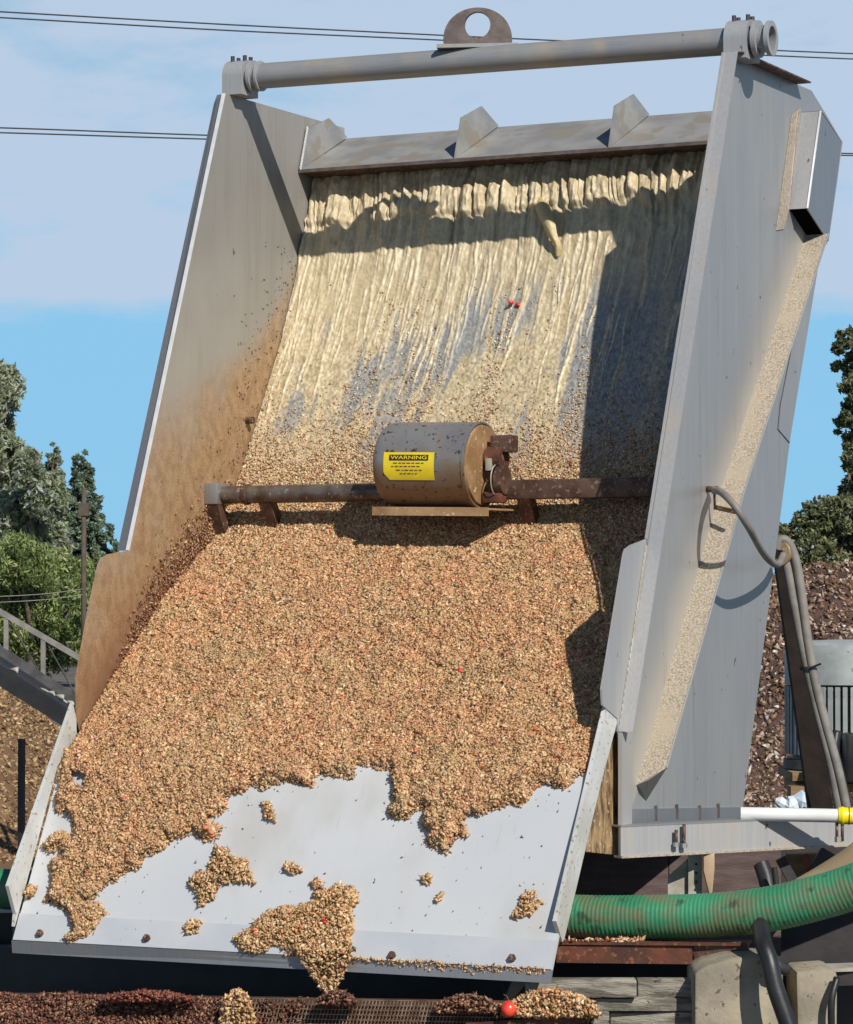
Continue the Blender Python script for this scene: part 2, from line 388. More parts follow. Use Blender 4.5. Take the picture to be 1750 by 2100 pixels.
OCT_V = np.array([(1, 0, 0), (-.7, .95, 0), (-.6, -.95, 0), (0, 0, 1), (0, 0, -1)], float)
OCT_F = np.array([(0, 1, 3), (1, 2, 3), (2, 0, 3), (1, 0, 4), (2, 1, 4), (0, 2, 4)])
def grains(P, N, size, C, elong=(1.0, .55, .35), tilt=.6, jitter=.42):
    """flakes at P lying on normals N; returns V, F, colours"""
    n = len(P); N = N/np.linalg.norm(N, axis=1)[:, None]
    N = N+rng.normal(0, tilt, (n, 3)); N /= np.linalg.norm(N, axis=1)[:, None]
    A = rng.normal(0, 1, (n, 3)); A -= N*(A*N).sum(1)[:, None]; A /= np.linalg.norm(A, axis=1)[:, None]; B = np.cross(N, A)
    s = size*(1+jitter*rng.normal(0, 1, n)).clip(.4, 2.2)
    T = OCT_V[None]*np.array(elong)[None, None]*(1+.3*rng.uniform(-1, 1, (n, 5, 3)))
    V = P[:, None]+s[:, None, None]*(T[..., 0:1]*A[:, None]+T[..., 1:2]*B[:, None]+T[..., 2:3]*N[:, None])
    Fc = (OCT_F[None]+5*np.arange(n)[:, None, None]).reshape(-1, 3)
    return V.reshape(-1, 3), Fc, np.repeat(C, 5, axis=0)
def palette(n, cols, wts, var=.15):
    cols = np.array(cols); k = rng.choice(len(cols), n, p=np.array(wts)/sum(wts))
    return (cols[k]*(1+var*rng.normal(0, 1, (n, 1)))).clip(.01, .9)

# trees
def tree(name, label, base, lobes, n, leaf, cols, wts, trunk_r, group, droop=0.0, top=None, cat='tree'):
    """lobes: list of (centre, radii); leaves sit in clumps spread over each lobe"""
    root = thing(name, label, cat, base, group)
    m = MB(); tp = np.array(base, float)
    ctop = np.mean([l[0] for l in lobes], axis=0) if top is None else np.array(top)
    pts = [tp+(ctop-tp)*t+np.array([math.sin(t*5)*.15, math.cos(t*4)*.12, 0])*t for t in np.linspace(0, 1, 7)]
    m.tube(pts, 1, 9, rr=[trunk_r*(1-.75*t) for t in np.linspace(0, 1, 7)])
    m.build('trunk', BARK, root, smooth=True)
    lm = MB()
    for c, r in lobes:
        t = random.uniform(.3, .8); a = pts[int(t*6)]
        lm.tube([a, (a+np.array(c))/2+rng.normal(0, .1, 3), c], 1, 6, rr=[trunk_r*.4, trunk_r*.25, trunk_r*.08])
    lm.build('limb', BARK, root, smooth=True)
    P = []; Cc = []; S = []
    vol = np.array([r[0]*r[1]*r[2] for c, r in lobes])**.67; vol = vol/vol.sum()
    for (c, r), q in zip(lobes, vol):
        k = int(n*q); nc = max(6, int(k/55))
        d = rng.normal(0, 1, (nc, 3)); d /= np.linalg.norm(d, axis=1)[:, None]
        cen = np.array(c)+d*np.array(r)*(rng.uniform(.45, 1.0, nc)**.6)[:, None]
        sub = rng.integers(0, nc, k); rad = min(r)*.34
        off = rng.normal(0, 1, (k, 3)); off /= np.linalg.norm(off, axis=1)[:, None]; off *= (rng.uniform(0, 1, k)**.4*rad)[:, None]
        off[:, 2] *= .75+droop
        P.append(cen[sub]+off)
        tone = rng.uniform(.72, 1.3, nc)[sub]
        Cc.append(palette(k, cols, wts, .18)*tone[:, None])
    P = np.vstack(P); Cc = np.vstack(Cc); k = len(P)
    # one leaf = one small bent quad
    Nn = rng.normal(0, 1, (k, 3)); Nn[:, 2] += .35; Nn /= np.linalg.norm(Nn, axis=1)[:, None]
    A = rng.normal(0, 1, (k, 3)); A[:, 2] -= droop*2.5; A -= Nn*(A*Nn).sum(1)[:, None]; A /= np.linalg.norm(A, axis=1)[:, None]; B = np.cross(Nn, A)
    s = (leaf*rng.uniform(.6, 1.4, k))[:, None]
    el = 1+droop*1.2
    V = np.stack([P-A*s*el, P+B*s*.45+Nn*s*.1, P+A*s*el, P-B*s*.45+Nn*s*.1], 1).reshape(-1, 3)
    Fq = np.arange(4*k).reshape(k, 4)
    raw_mesh('crown', V, Fq, LEAF, root, col=np.repeat(Cc.clip(.008, .6), 4, axis=0))
    return root

def lobes_from(px, D, depth=1.2):
    """px: (cx, cy, rx, ry) in picture units at distance D -> lobes in space"""
    o = []
    for cx, cy, rx, ry in px:
        c = PD(cx, cy, D+random.uniform(-depth, depth)); s = D/F
        o.append((c, (rx*s, max(rx, ry)*s*.9, ry*s)))
    return o
def foot(px, D): p = PD(px, 1180, D); return (p[0], p[1], 0.0)

EUC = [(0.406, 0.455, 0.277), (0.585, 0.6, 0.406), (0.212, 0.26, 0.146), (0.6, 0.6, 0.552)]
DKG = [(0.176, 0.263, 0.176), (0.281, 0.369, 0.246), (0.439, 0.509, 0.369), (0.105, 0.158, 0.105)]
WIL = [(0.299, 0.374, 0.128), (0.434, 0.493, 0.194), (0.149, 0.209, 0.075), (0.553, 0.568, 0.299)]
OAK = [(0.158, 0.187, 0.086), (0.259, 0.274, 0.115), (0.072, 0.101, 0.05), (0.389, 0.374, 0.202), (0.576, 0.6, 0.518)]
DT = 75.0
tree('eucalyptus_tree', 'tall pale grey-green eucalyptus at the far left behind the pile', foot(-30, DT),
     lobes_from([(-30, 800, 72, 60), (0, 800, 46, 52), (-20, 900, 60, 60), (10, 930, 50, 40), (-60, 1000, 90, 90), (25, 1010, 50, 60), (-90, 850, 90, 80)], DT),
     32000, .072, EUC, [5, 3, 3, 1], .3, 'trees behind the left pile', .35)
tree('eucalyptus_tree', 'rounded grey-green tree right of the tallest eucalyptus', foot(70, DT-4),
     lobes_from([(60, 960, 26, 38), (95, 1020, 36, 50), (45, 1060, 50, 60), (90, 1110, 50, 50), (20, 1120, 50, 50)], DT-4),
     26000, .07, EUC, [4, 2, 4, 1], .22, 'trees behind the left pile', .3)
def conifer(label, px_top, py_top, py_bot, rx, D, n, cols, wts):
    lob = []; m = 13
    for i in range(m):
        t = (i+.3)/m; y = py_top+(py_bot-py_top)*t; r = rx*(.14+.86*t)
        lob.append((px_top+random.uniform(-1, 1)*r*.2, y, r*.72, (py_bot-py_top)/m*1.25))
        lob.append((px_top-random.uniform(.3, .6)*r, y+6, r*.55, (py_bot-py_top)/m*1.0))
        lob.append((px_top+random.uniform(.3, .6)*r, y+3, r*.55, (py_bot-py_top)/m*1.0))
    return tree('conifer_tree', label, foot(px_top, D), lobes_from(lob, D, .3), n, .062, cols, wts, .09, 'conifers behind the utility pole', .1, top=PD(px_top, py_top+6, D))
conifer('dark blue-green pointed conifer directly behind the utility pole', 168, 938, 1200, 100, DT+3, 36000, DKG, [4, 4, 3, 3])
conifer('narrow conifer between the rounded tree and the utility pole', 112, 926, 1160, 62, DT+6, 24000, EUC, [4, 2, 5, 1])
tree('willow_tree', 'bright yellow-green drooping willow low behind the conveyor', foot(60, DT-14),
     lobes_from([(40, 1150, 70, 50), (0, 1190, 60, 60), (110, 1190, 60, 60), (60, 1240, 70, 55), (140, 1250, 60, 60), (20, 1290, 70, 55), (110, 1320, 70, 50), (180, 1190, 40, 50), (200, 1290, 50, 80), (-60, 1230, 80, 80)], DT-14),
     50000, .038, WIL, [5, 3, 4, 1], .18, 'trees behind the left pile', .5)
# leafy tree and shrubs at the right
tree('oak_tree', 'dark leafy tree with ragged branches at the right edge', foot(1815, 42),
     lobes_from([(1752, 705, 44, 34), (1740, 750, 42, 20), (1775, 800, 44, 60), (1735, 880, 22, 30), (1772, 870, 36, 50), (1780, 950, 50, 50), (1768, 1000, 44, 40), (1860, 850, 90, 150), (1760, 1075, 40, 40), (1830, 1050, 80, 80), (1800, 760, 50, 60), (1790, 880, 40, 60), (1745, 1010, 26, 26), (1752, 840, 26, 40), (1758, 940, 30, 36)], 42, .6),
     46000, .042, OAK, [4, 3, 4, 2, 1], .14, 'trees behind the husk pile', 0)
tree('oak_shrub', 'low olive shrub between the steel panel and the leafy tree', foot(1670, 38),
     lobes_from([(1655, 1090, 40, 40), (1690, 1065, 46, 42), (1625, 1120, 30, 38), (1720, 1110, 50, 60), (1660, 1140, 60, 40), (1740, 1060, 40, 50), (1780, 1130, 60, 50), (1600, 1125, 22, 55)], 38, .5),
     30000, .034, OAK, [4, 4, 3, 2, 1], .1, 'trees behind the husk pile', 0, cat='shrub')
tree('oak_shrub', 'dark distant thicket low behind the willow and conveyor', foot(60, 95),
     lobes_from([(x, 1210+random.uniform(-25, 25), 60, 45) for x in range(-260, 300, 55)], 95, 2), 14000, .11, DKG, [4, 4, 2, 3], .1, 'trees behind the left pile', 0, cat='shrub')

# utility pole with its low wires
pole = thing('utility_pole', 'thin dark wooden utility pole before the blue-green conifer', 'utility pole', foot(172, 50))
b = np.array(foot(172, 50)); top = PD(170, 1000, 50)
MB().tube([b, (b[0], b[1], top[2])], .04, 8, rr=[.05, .038]).build('shaft', POLEM, pole, smooth=True)
MB().box((b[0], b[1], top[2]-.35), (.16, .12, .20), (RT, np.cross(RT, (0, 0, 1)), (0, 0, 1))).build('bracket', POLEM, pole)
for py0, py1, nm in ((1222, 1212, 'upper of the two thin pale wires running left from the utility pole'), (1234, 1224, 'lower of the two thin pale wires running left from the utility pole')):
    pts = spline([PD(-300, py0+8, 40), PD(-80, py0+4, 43), PD(80, py0-3, 47), PD(171, py1-4, 50)], 6)
    tag(MB().tube(pts, .007, 5).build('service_wire', BRACKET), nm, 'wire', 'pale wires from the utility pole')
# overhead lines
def line(pts, D, lab, r=.016):
    p = [PD(x, y, D+x*.004) for x, y in pts]; tag(MB().tube(spline(p, 5), r, 6).build('power_line', WIREM), lab, 'power line', 'overhead power lines')
line([(-300, 8), (0, 24), (460, 50), (900, 72), (1160, 84), (1560, 102), (1750, 110), (2100, 124)], 60, 'highest overhead power line, upper wire of the top pair')
line([(-300, 20), (0, 36), (460, 62), (900, 82), (1160, 96), (1560, 113), (1750, 121), (2100, 134)], 60, 'second highest power line, lower wire of the top pair')
line([(-300, 255), (0, 262), (415, 277), (900, 292), (1400, 306), (1750, 315), (2100, 322)], 60, 'third power line down, upper wire of the lower pair')
line([(-300, 265), (0, 272), (415, 285), (900, 298), (1400, 311), (1750, 319), (2100, 326)], 60, 'lowest power line, bottom wire of the lower pair')

# left heap of pomace
def heap(name, label, cen, radx, rady, hgt, nx, mat_cols, wts, n, size, seed, base_mat, cat):
    gx = np.linspace(-1, 1, nx); X, Y = np.meshgrid(gx, gx)
    r = np.sqrt(X**2+Y**2)
    def hf(X, Y):
        r = np.sqrt(X**2+Y**2); return hgt*(np.clip(1-r, 0, 1)**.85 if seed < 9 else sstep(0, 1, np.clip((1-r)*1.35, 0, 1)))*(1+.16*(fbm(X*4+9, Y*4+9, 4, seed)-.5)*2)+.10*(fbm(X*14+5, Y*14, 3, seed+5)-.5)*np.clip((1-r)*6, 0, 1)
    ax = np.array([math.cos(YAW), math.sin(YAW)]); ay = np.array([-ax[1], ax[0]])
    def wp(X, Y):
        Z = hf(X, Y); return np.stack([cen[0]+X*radx*ax[0]+Y*rady*ay[0], cen[1]+X*radx*ax[1]+Y*rady*ay[1], Z], -1)
    V = wp(X, Y).reshape(-1, 3); V[:, 2] += .002
    idx = np.arange(nx*nx).reshape(nx, nx); Fq = np.stack([idx[:-1, :-1], idx[:-1, 1:], idx[1:, 1:], idx[1:, :-1]], -1).reshape(-1, 4)
    o = raw_mesh(name, V, Fq, base_mat, None, True); tag(o, label, cat, kind='stuff')
    u = rng.uniform(-1, 1, (n*5, 2)); u = u[(u**2).sum(1) < .96]; u = u[(u[:, 1] < .30) & (np.abs(u[:, 0]) < (1.1 if seed < 9 else .62))][:n]
    P = wp(u[:, 0], u[:, 1]); e = .01
    Pa = wp(u[:, 0]+e, u[:, 1]); Pb = wp(u[:, 0], u[:, 1]+e); N = np.cross(Pa-P, Pb-P)
    C = palette(len(P), mat_cols, wts, .2)
    V2, F2, C2 = grains(P+np.array([0, 0, size*.25]), N, size, C, tilt=.7)
    return o, (V2, F2, C2)
HB = simple('heap_base_brown', (.10, .055, .03), (.17, .10, .05), 3, .9, 0, .8, .03, c3=(.3, .2, .1), sp=.58, spscale=20)
HB2 = simple('husk_base', (.05, .028, .02), (.10, .055, .045), 8, .9, 0, .8, .03, c3=(.4, .35, .3), sp=.60, spscale=18)
c = foot(-150, 20.5)
hp, gr = heap('pomace_heap', 'tan brown heap of pomace left of the separator below the conveyor', c, 1.72, 2.2, 1.42, 90,
     [(.36, .23, .11), (.24, .145, .065), (.48, .34, .18), (.10, .05, .03)], [5, 4, 2, 3], 16000, .02, 3, HB, 'heap')
o = raw_mesh('loose_pomace', gr[0], gr[1], HUSK, hp, col=gr[2]); o['kind'] = 'stuff'
c = foot(1790, 23.5)
hp, gr = heap('husk_heap', 'large heap of dark red-brown and white husks behind the motor', c, 3.6, 2.6, 1.80, 90,
     [(.11, .06, .035), (.18, .105, .06), (.25, .155, .10), (.38, .29, .22), (.55, .49, .42)], [5, 5, 5, 3, 1.6], 34000, .026, 11, HB2, 'heap')
o = raw_mesh('loose_husk', gr[0], gr[1], HUSK, hp, col=gr[2]); o['kind'] = 'stuff'

# truss conveyor behind the heap
D0 = 17.0
cv = thing('truss_conveyor', 'dark steel truss conveyor sloping down behind the pomace heap', 'conveyor', foot(0, D0))
TR = simple('conveyor_steel', (.05, .05, .052), (.10, .10, .105), 9, .6, .3)
def cvp(px, py, dd=0): return PD(px, py, D0+dd)
for dd in (0, .6):
    MB().bar(cvp(-260, 1102, dd), cvp(230, 1388, dd), .03, .03).build('top_chord', HOSEGREY, cv)
    MB().bar(cvp(-260, 1165, dd), cvp(230, 1485, dd), .04, .055).build('bottom_chord', TR, cv)
    for i in range(6):
        x = -215+i*76; yt = 1102+(x+260)*.584; yb = 1165+(x+260)*.653
        MB().bar(cvp(x, yt, dd), cvp(x, yb, dd), .025, .025, RT).build('upright', HOSEGREY if dd == 0 else TR, cv)
        MB().tube([cvp(x, yt, dd), cvp(x+76, yb+49, dd)], .004, 5).build('brace', TR, cv)
MB().prism([cvp(-260, 1172, .05), cvp(230, 1492, .05), cvp(230, 1532, .05), cvp(-260, 1222, .05)], -np.cross(RT, (0, 0, 1))*-.5).build('belt_trough', BLACK, cv)
# pale scraps caught along the conveyor foot
for i, (x, y) in enumerate([(84, 1411), (97, 1419), (114, 1425), (122, 1434), (136, 1437), (20, 1372)]):
    P = PD(x, y, 16.6); m = MB(); m.tube([P, P+np.array([.02+.01*(i%3), .01, .008*(i%2)-.012]), P+np.array([.05, 0, -.02])], .01, 6, rr=[.003, .008+.005*(i%3), .003])
    tag(m.build('pale_scrap', BRACKET, smooth=True), ['uppermost white scrap of those along the heap ridge', 'second white scrap down the ridge of the pomace heap', 'third white scrap down the ridge of the pomace heap', 'fourth white scrap down the ridge, near the chute', 'lowest white scrap, nearest the chute flap', 'lone white scrap on the heap ridge at the left edge'][i], 'scrap', 'white scraps on the ridge of the heap')
p0 = PZ(46, 1770, .0); pt = PD(46, 1515, np.dot(p0-CAM, FW))
p0 = np.array(foot(46, 17.3)); pt = PD(46, 1515, 17.3)
tag(MB().box((p0[0], p0[1], pt[2]/2), (.03, .03, pt[2])).build('fence_post', DARKSTEEL), 'thin dark upright post before the pomace heap', 'post')

# ------------------------------------------------------------------ the separator
ROOT = thing('screen_separator', 'stainless sidehill screen separator pouring pulp onto a white chute', 'separator', (0.9, 0, 0))
def m(y, z, x): return np.array([x, y, z+H])

PROF = np.array([(.70, -.08), (.655, -.19), (.603, -.302), (.501, -.531), (.369, -.819), (.212, -1.086), (.077, -1.311), (-.088, -1.515), (-.389, -1.729), (-.616, -1.918), (-.918, -2.158), (-1.042, -2.262), (-1.29, -2.761)])
# smooth the profile a little
seg = np.r_[0, np.cumsum(np.linalg.norm(np.diff(PROF, axis=0), axis=1))]
SS = np.linspace(0, seg[-1], 400); YY = np.interp(SS, seg, PROF[:, 0]); ZZ = np.interp(SS, seg, PROF[:, 1])
k = np.hanning(23); k /= k.sum()
YY = np.convolve(np.pad(YY, 11, 'edge'), k, 'valid'); ZZ = np.convolve(np.pad(ZZ, 11, 'edge'), k, 'valid')
YY[-1], ZZ[-1] = PROF[-1]; YY[-12:] = np.interp(SS[-12:], [SS[-13], SS[-1]], [YY[-13], YY[-1]]); ZZ[-12:] = np.interp(SS[-12:], [SS[-13], SS[-1]], [ZZ[-13], ZZ[-1]])
S_CH = seg[10]+.02; S_END = seg[-1]
er = PX(1134, 1989, W); DYR = er[1]-PROF[-1, 0]; DZR = er[2]-H-PROF[-1, 1]
def deck(x, s, h=0.0):
    y = np.interp(s, SS, YY); z = np.interp(s, SS, ZZ)
    e = .01; ty = np.interp(s+e, SS, YY)-np.interp(s-e, SS, YY); tz = np.interp(s+e, SS, ZZ)-np.interp(s-e, SS, ZZ)
    L = np.sqrt(ty**2+tz**2)+1e-9; ny, nz = tz/L, -ty/L        # normal points front and up
    sk = (x/W)*np.clip((s-seg[8])/(S_END-seg[8]), 0, 1)
    P = np.stack([x+0*s, y+sk*DYR+ny*h, z+H+sk*DZR+nz*h], -1)
    N = np.stack([0*s+0*x, ny, nz], -1)
    return P, N
def grid_mesh(name, nx, ns, x0, x1, s0, s1, hfun, cfun, mat, parent, smooth=True):
    X, S = np.meshgrid(np.linspace(x0, x1, nx), np.linspace(s0, s1, ns)); x = X.ravel(); s = S.ravel()
    h = hfun(x, s); P, N = deck(x, s, h)
    idx = np.arange(nx*ns).reshape(ns, nx); Fq = np.stack([idx[:-1, :-1], idx[1:, :-1], idx[1:, 1:], idx[:-1, 1:]], -1).reshape(-1, 4)
    return raw_mesh(name, P, Fq, mat, parent, smooth, None if cfun is None else cfun(x, s, h)), P

# deck plate (wedge-wire screen) and its backing
def plate(name, s0, s1, mat, th=.012, n=60, x0=0.004, x1=W-.004, h=0.0):
    ss = np.linspace(s0, s1, n); A, N = deck(np.full(n, x0), ss, h); B, _ = deck(np.full(n, x1), ss, h)
    A2 = A-N*th; B2 = B-N*th; V = np.vstack([A, B, A2, B2]); Fc = []
    for i in range(n-1):
        Fc += [[i, i+1, n+i+1, n+i], [2*n+i, 3*n+i, 3*n+i+1, 2*n+i+1], [i, 2*n+i, 2*n+i+1, i+1], [n+i, n+i+1, 3*n+i+1, 3*n+i]]
    Fc += [[0, n, 3*n, 2*n], [n-1, 3*n-1, 4*n-1, 2*n-1]]
    return raw_mesh(name, V, Fc, mat, ROOT, False)
plate('screen_deck', .135, S_CH-.01, STEEL_OUT)
plate('chute_floor', S_CH-.008, S_END, CHUTE, .01)

# discharge lip under the chute with bolts
eL = deck(np.array([0.0]), np.array([S_END]))[0][0]; eR = deck(np.array([W]), np.array([S_END]))[0][0]
lbL = PX(27, 1954, 0); lbR = PX(1130, 2016, W)
MB().prism([eL+[0, -.004, -.001], eR+[0, -.004, -.001], lbR+[0, -.004, 0], lbL+[0, -.004, 0]], (0, .006, 0)).build('lip_plate', STEEL, ROOT)
seam = deck(np.array([0.0]), np.array([S_END-.075]))[0][0]
# raised retaining strip over the last part of the sheet
plate('retaining_strip', S_END-.085, S_END+.001, simple('strip_plastic', (.43, .45, .48), (.48, .49, .50), 4, .45), .003, 3, .004, W-.004, .004)
def on_floor(px, py, h=0.0):
    """point of the chute or deck surface seen at px, py"""
    x = np.repeat(np.linspace(0, W, 91), 1); best = None
    lo, hi = seg[7], S_END
    for it in range(3):
        X, S = np.meshgrid(np.linspace(0, W, 60) if it == 0 else np.linspace(bx-dx, bx+dx, 40), np.linspace(lo, hi, 60) if it == 0 else np.linspace(bs-ds, bs+ds, 40))
        P, N = deck(X.ravel(), S.ravel(), h); u, v = proj(P); i = np.argmin((u-px)**2+(v-py)**2); bx, bs = X.ravel()[i], S.ravel()[i]
        dx, ds = (.04, .05) if it == 0 else (.003, .004)
    P, N = deck(np.array([bx]), np.array([bs]), h); return bx, bs, P[0], N[0]
for px, py in ((84, 1915), (303, 1925), (806, 1960), (1052, 1966)):
    bx, bs, P, N = on_floor(px, py, .004)
    MB().tube([P, P+N*.012], .011, 6).build('bolt', DARKRUST, ROOT)

# side flaps of the chute
fl = [PX(150, 1442, 0), PX(18, 1817, 0), PX(33, 1874, 0), PX(31, 1900, 0.0), PX(118, 1572, 0), PX(163, 1500, 0)]
o = MB().prism(fl, (-.012, 0, 0)).build('chute_flap', FLAPM, ROOT); 
fr = [PX(1243, 1450, W), PX(1268, 1473, W), PX(1232, 1610, W), PX(1158, 1925, W), PX(1154, 1932, W), PX(1141, 1889, W)]
MB().prism(fr, (-.012, 0, 0)).build('chute_flap', FLAPM, ROOT)

# left side panel
lp = [PX(463, 192, 0), m(.847, 0, 0), m(.90, -.49, 0), m(.55, -1.2, 0), m(.15, -2.385, 0), m(-.75, -2.385, 0), PX(158, 1522, 0), PX(156, 1393, 0), PX(180, 1258, 0), PX(202, 1158, 0), PX(207, 1146, 0), PX(221, 1137, 0), PX(266, 1129, 0)]
MB().prism(lp, (-.004, 0, 0)).build('side_panel', WALLM, ROOT)
a, b2 = PX(463, 192, 0), PX(266, 1129, 0)
MB().bar(a+[-.006, -.003, 0], b2+[-.006, -.003, 0], .012, .005, (0, 1, 0)).build('panel_rim', RIM, ROOT)
MB().prism([a+[-.004, 0, 0], b2+[-.004, 0, 0], b2+[-.046, 0, 0], a+[-.046, 0, -.03], a+[-.034, 0, -.002]], (0, .004, 0)).build('front_flange', STEEL_OUT, ROOT)
# outer face braces of the left panel
MB().prism([m(.80, -.48, -.004), m(-.6, -2.2, -.004), m(-.6, -2.2, -.1), m(.80, -.48, -.1)], (0, .004, .003)).build('stiffener', SANDY, ROOT)
# right side panel
a, b2 = PX(1483, 108, W), PX(1266, 1500, W)
rp = [a, PX(1662, 186, W), PX(1690, 232, W), PX(1726, 292, W), PX(1697, 494, W), PX(1680, 520, W), PX(1618, 900, W), PX(1595, 1080, W), PX(1517, 1684, W), PX(1285, 1694, W), PX(1270, 1690, W), b2]
MB().prism(rp, (.005, 0, 0)).build('side_panel', OUTWALL, ROOT)
MB().prism([a+[.005, -.002, 0], b2+[.005, -.002, 0], b2+[.05, -.002, 0], a+[.05, -.002, 0]], (0, .004, 0)).build('front_flange', STEEL_PALE, ROOT)
MB().bar(a+[.002, -.004, 0], PX(1325, 1105, W)+[.002, -.004, 0], .008, .004, (0, 1, 0)).build('panel_rim', STEEL_PALE, ROOT)
# top flange seen from below
a2 = PX(1632, 173, W)
MB().prism([a+[.005, .03, 0], a2+[.005, 0, 0], a2+[.055, 0, 0], a+[.055, .03, 0]], (0, 0, .005)).build('top_flange', DARKRUST, ROOT)
# forward wing
wr = [PX(1325, 1105, W), PX(1292, 1118, W), PX(1281, 1126, W), PX(1277, 1140, W), PX(1232, 1414, W), PX(1234, 1446, W), PX(1265, 1474, W), PX(1266, 1500, W)]
MB().prism([p+[.003, 0, 0] for p in wr], (-.005, 0, 0)).build('wing_plate', STEEL_PALE, ROOT)
mm = MB()
for i in range(26):
    t = i/25; p = PX(1322, 1118, W)*(1-t)+PX(1268, 1490, W)*t; mm.tube([p+[.004, 0, 0], p+[.006, -.004, -.03]], .004, 6, rr=[.005, .0025])
mm.build('weld_bead', BRACKET, ROOT)
# angle stiffener down the outside, crusted with splashes
sL = [PX(1653, 482, W+.005), PX(1480, 1000, W+.005), PX(1305, 1610, W+.005)]; EXT = .080
xo = np.array([EXT, 0, 0]); sL[0] = sL[1]+(sL[0]-sL[1])
ud = nv(sL[1]-sL[2]); q_ = sL[2]+xo
while proj(q_)[1] > 1576: q_ = q_+ud*.004
sR = [sL[0]+xo, sL[1]+xo, q_]
V = [sL[0], sL[1], sL[2], sR[0], sR[1], sR[2]]; off = np.array([0, .004, -.002])
V2 = V+[p+off for p in V]
raw_mesh('stiffener', V2, [[0, 1, 4, 3], [1, 2, 5, 4], [6, 9, 10, 7], [7, 10, 11, 8], [0, 3, 9, 6], [2, 8, 11, 5], [3, 4, 10, 9], [4, 5, 11, 10], [0, 6, 7, 1], [1, 7, 8, 2]], SANDY, ROOT)
MB().prism([sL[2], sR[2], sR[2]*.0+PX(1330, 1600, W+.05), PX(1325, 1642, W+.006)], (0, .003, 0)).build('stiffener_end', STEEL, ROOT)
mm = MB()
for p, q in zip(sR[:-1], sR[1:]): mm.bar(p+[.001, -.001, 0], q+[.001, -.001, 0], .004, .004)
mm.build('stiffener_rim', STEEL_PALE, ROOT)
MB().prism([PX(1624, 236, W+.006), PX(1641, 222, W+.006), PX(1618, 426, W+.006), PX(1606, 470, W+.006), PX(1592, 472, W+.006)], (.003, 0, 0)).build('stiffener', SANDY, ROOT)
# hood pocket high on the panel
e1 = .07; f0 = PX(1617, 423, W+.005); f1 = PX(1641, 222, W+.005)
s0, s1 = PX(1656, 427, W+e1), PX(1683, 228, W+e1); s2, s3 = PX(1727, 292, W+e1), PX(1699, 494, W+e1)
f0 = s0-np.array([e1-.005, 0, 0]); f1 = s1-np.array([e1-.005, 0, 0])
MB().prism([f0, s0, s1, f1], (0, .004, 0)).build('hood_front', STEEL_PALE, ROOT)
MB().prism([s0, s1, PX(1690, 232, W+e1), s2, s3], (-.004, 0, 0)).build('hood_side', STEEL_OUT, ROOT)
MB().bar(s0+[.001, -.002, 0], s1+[.001, -.002, 0], .006, .004).build('hood_rim', RIM, ROOT)
MB().prism([f1+[0, .004, 0], s1+[0, .004, 0], s2, PX(1690, 240, W+.006)], (0, 0, .003)).build('hood_top', STEEL_OUT, ROOT)
MB().prism([f0+[0, .004, .002], s0+[-.005, .004, .002], s3+[-.005, 0, .002], np.array([W+.006, s3[1], s3[2]+.002])], (0, 0, .004)).build('hood_shade', simple('matte_black', (.004, .004, .004), (.006, .005, .005), 10, 1.0, spec=0.0), ROOT)  # black sheet across the open bottom, painting the shade inside
MB().tube([PX(x, y, W+.009) for x, y in ((1637, 228), (1632, 260), (1630, 300), (1626, 340), (1622, 380), (1619, 418))], .003, 6, rr=[.004, .002, .005, .003, .005, .003]).build('weld_bead', LUGM, ROOT)
# thin seam plate on the outer face
MB().tube([PX(x, y, W+.0055) for x, y in ((1650, 600), (1622, 720), (1600, 830), (1595, 880), (1619, 908))], .0022, 5).build('seam', DARKSTEEL, ROOT)
# bottom strip of the panel with rivets
MB().prism([PX(1285, 1659, W+.005), PX(1519, 1655, W+.005), PX(1516, 1684, W+.005), PX(1285, 1694, W+.005)], (.004, 0, 0)).build('bottom_strip', STEEL, ROOT)
for x, y in ((1346, 1667), (1389, 1664), (1436, 1666), (1474, 1662)):
    P = PX(x, y, W+.010); MB().bar(P+[0, 0, .022], P-[0, 0, .022], .012, .004, (1, 0, 0)).build('rivet', LUGM, ROOT)
# splashed end panel under the flap and narrow corner post
MB().prism([PX(1266, 1474, W-.02), PX(1240, 1560, W-.02), PX(1196, 1746, W-.02), PX(1272, 1754, W-.02), PX(1282, 1500, W-.02)], (-.02, 0, 0)).build('end_panel', STAIN, ROOT)
MB().prism([PX(1268, 1502, W+.004), PX(1290, 1502, W+.004), PX(1288, 1752, W+.004), PX(1268, 1754, W+.004)], (.012, 0, 0)).build('corner_post', STEEL_PALE, ROOT)

# head box: sloping face plate, lip, gussets
hl = PX(612, 348, 0); ht = PX(710, 284, 0)
MB().prism([hl+[.004, 0, 0], hl+[W-.004, 0, 0], ht+[W-.004, 0, 0], ht+[.004, 0, 0]], (0, .004, -.004)).build('head_box_face', HEADM, ROOT)
MB().prism([hl+[.005, -.004, -.012], hl+[W-.005, -.004, -.012], hl+[W-.005, -.004, 0], hl+[.005, -.004, 0]], (0, .006, 0)).build('head_box_lip', LUGM, ROOT)
MB().prism([hl+[.005, .004, -.006], hl+[W-.005, .004, -.006], hl+[W-.005, .33, -.03], hl+[.005, .33, -.03]], (0, 0, -.004)).build('head_box_floor', DARKRUST, ROOT)
MB().prism([m(.88, -.05, .005), m(.88, -.05, W-.005), m(.84, -.5, W-.005), m(.84, -.5, .005)], (0, .004, 0)).build('back_plate', DARKSTEEL, ROOT)
g0 = [hl[1:], PX(626, 266, 0)[1:], PX(671, 243, 0)[1:], PX(708, 282, 0)[1:]]
def gus(lx):
    return MB().prism([np.array([lx, *q]) for q in g0], (.006, 0, 0)).build('gusset', HEADM, ROOT)
gus(.004)
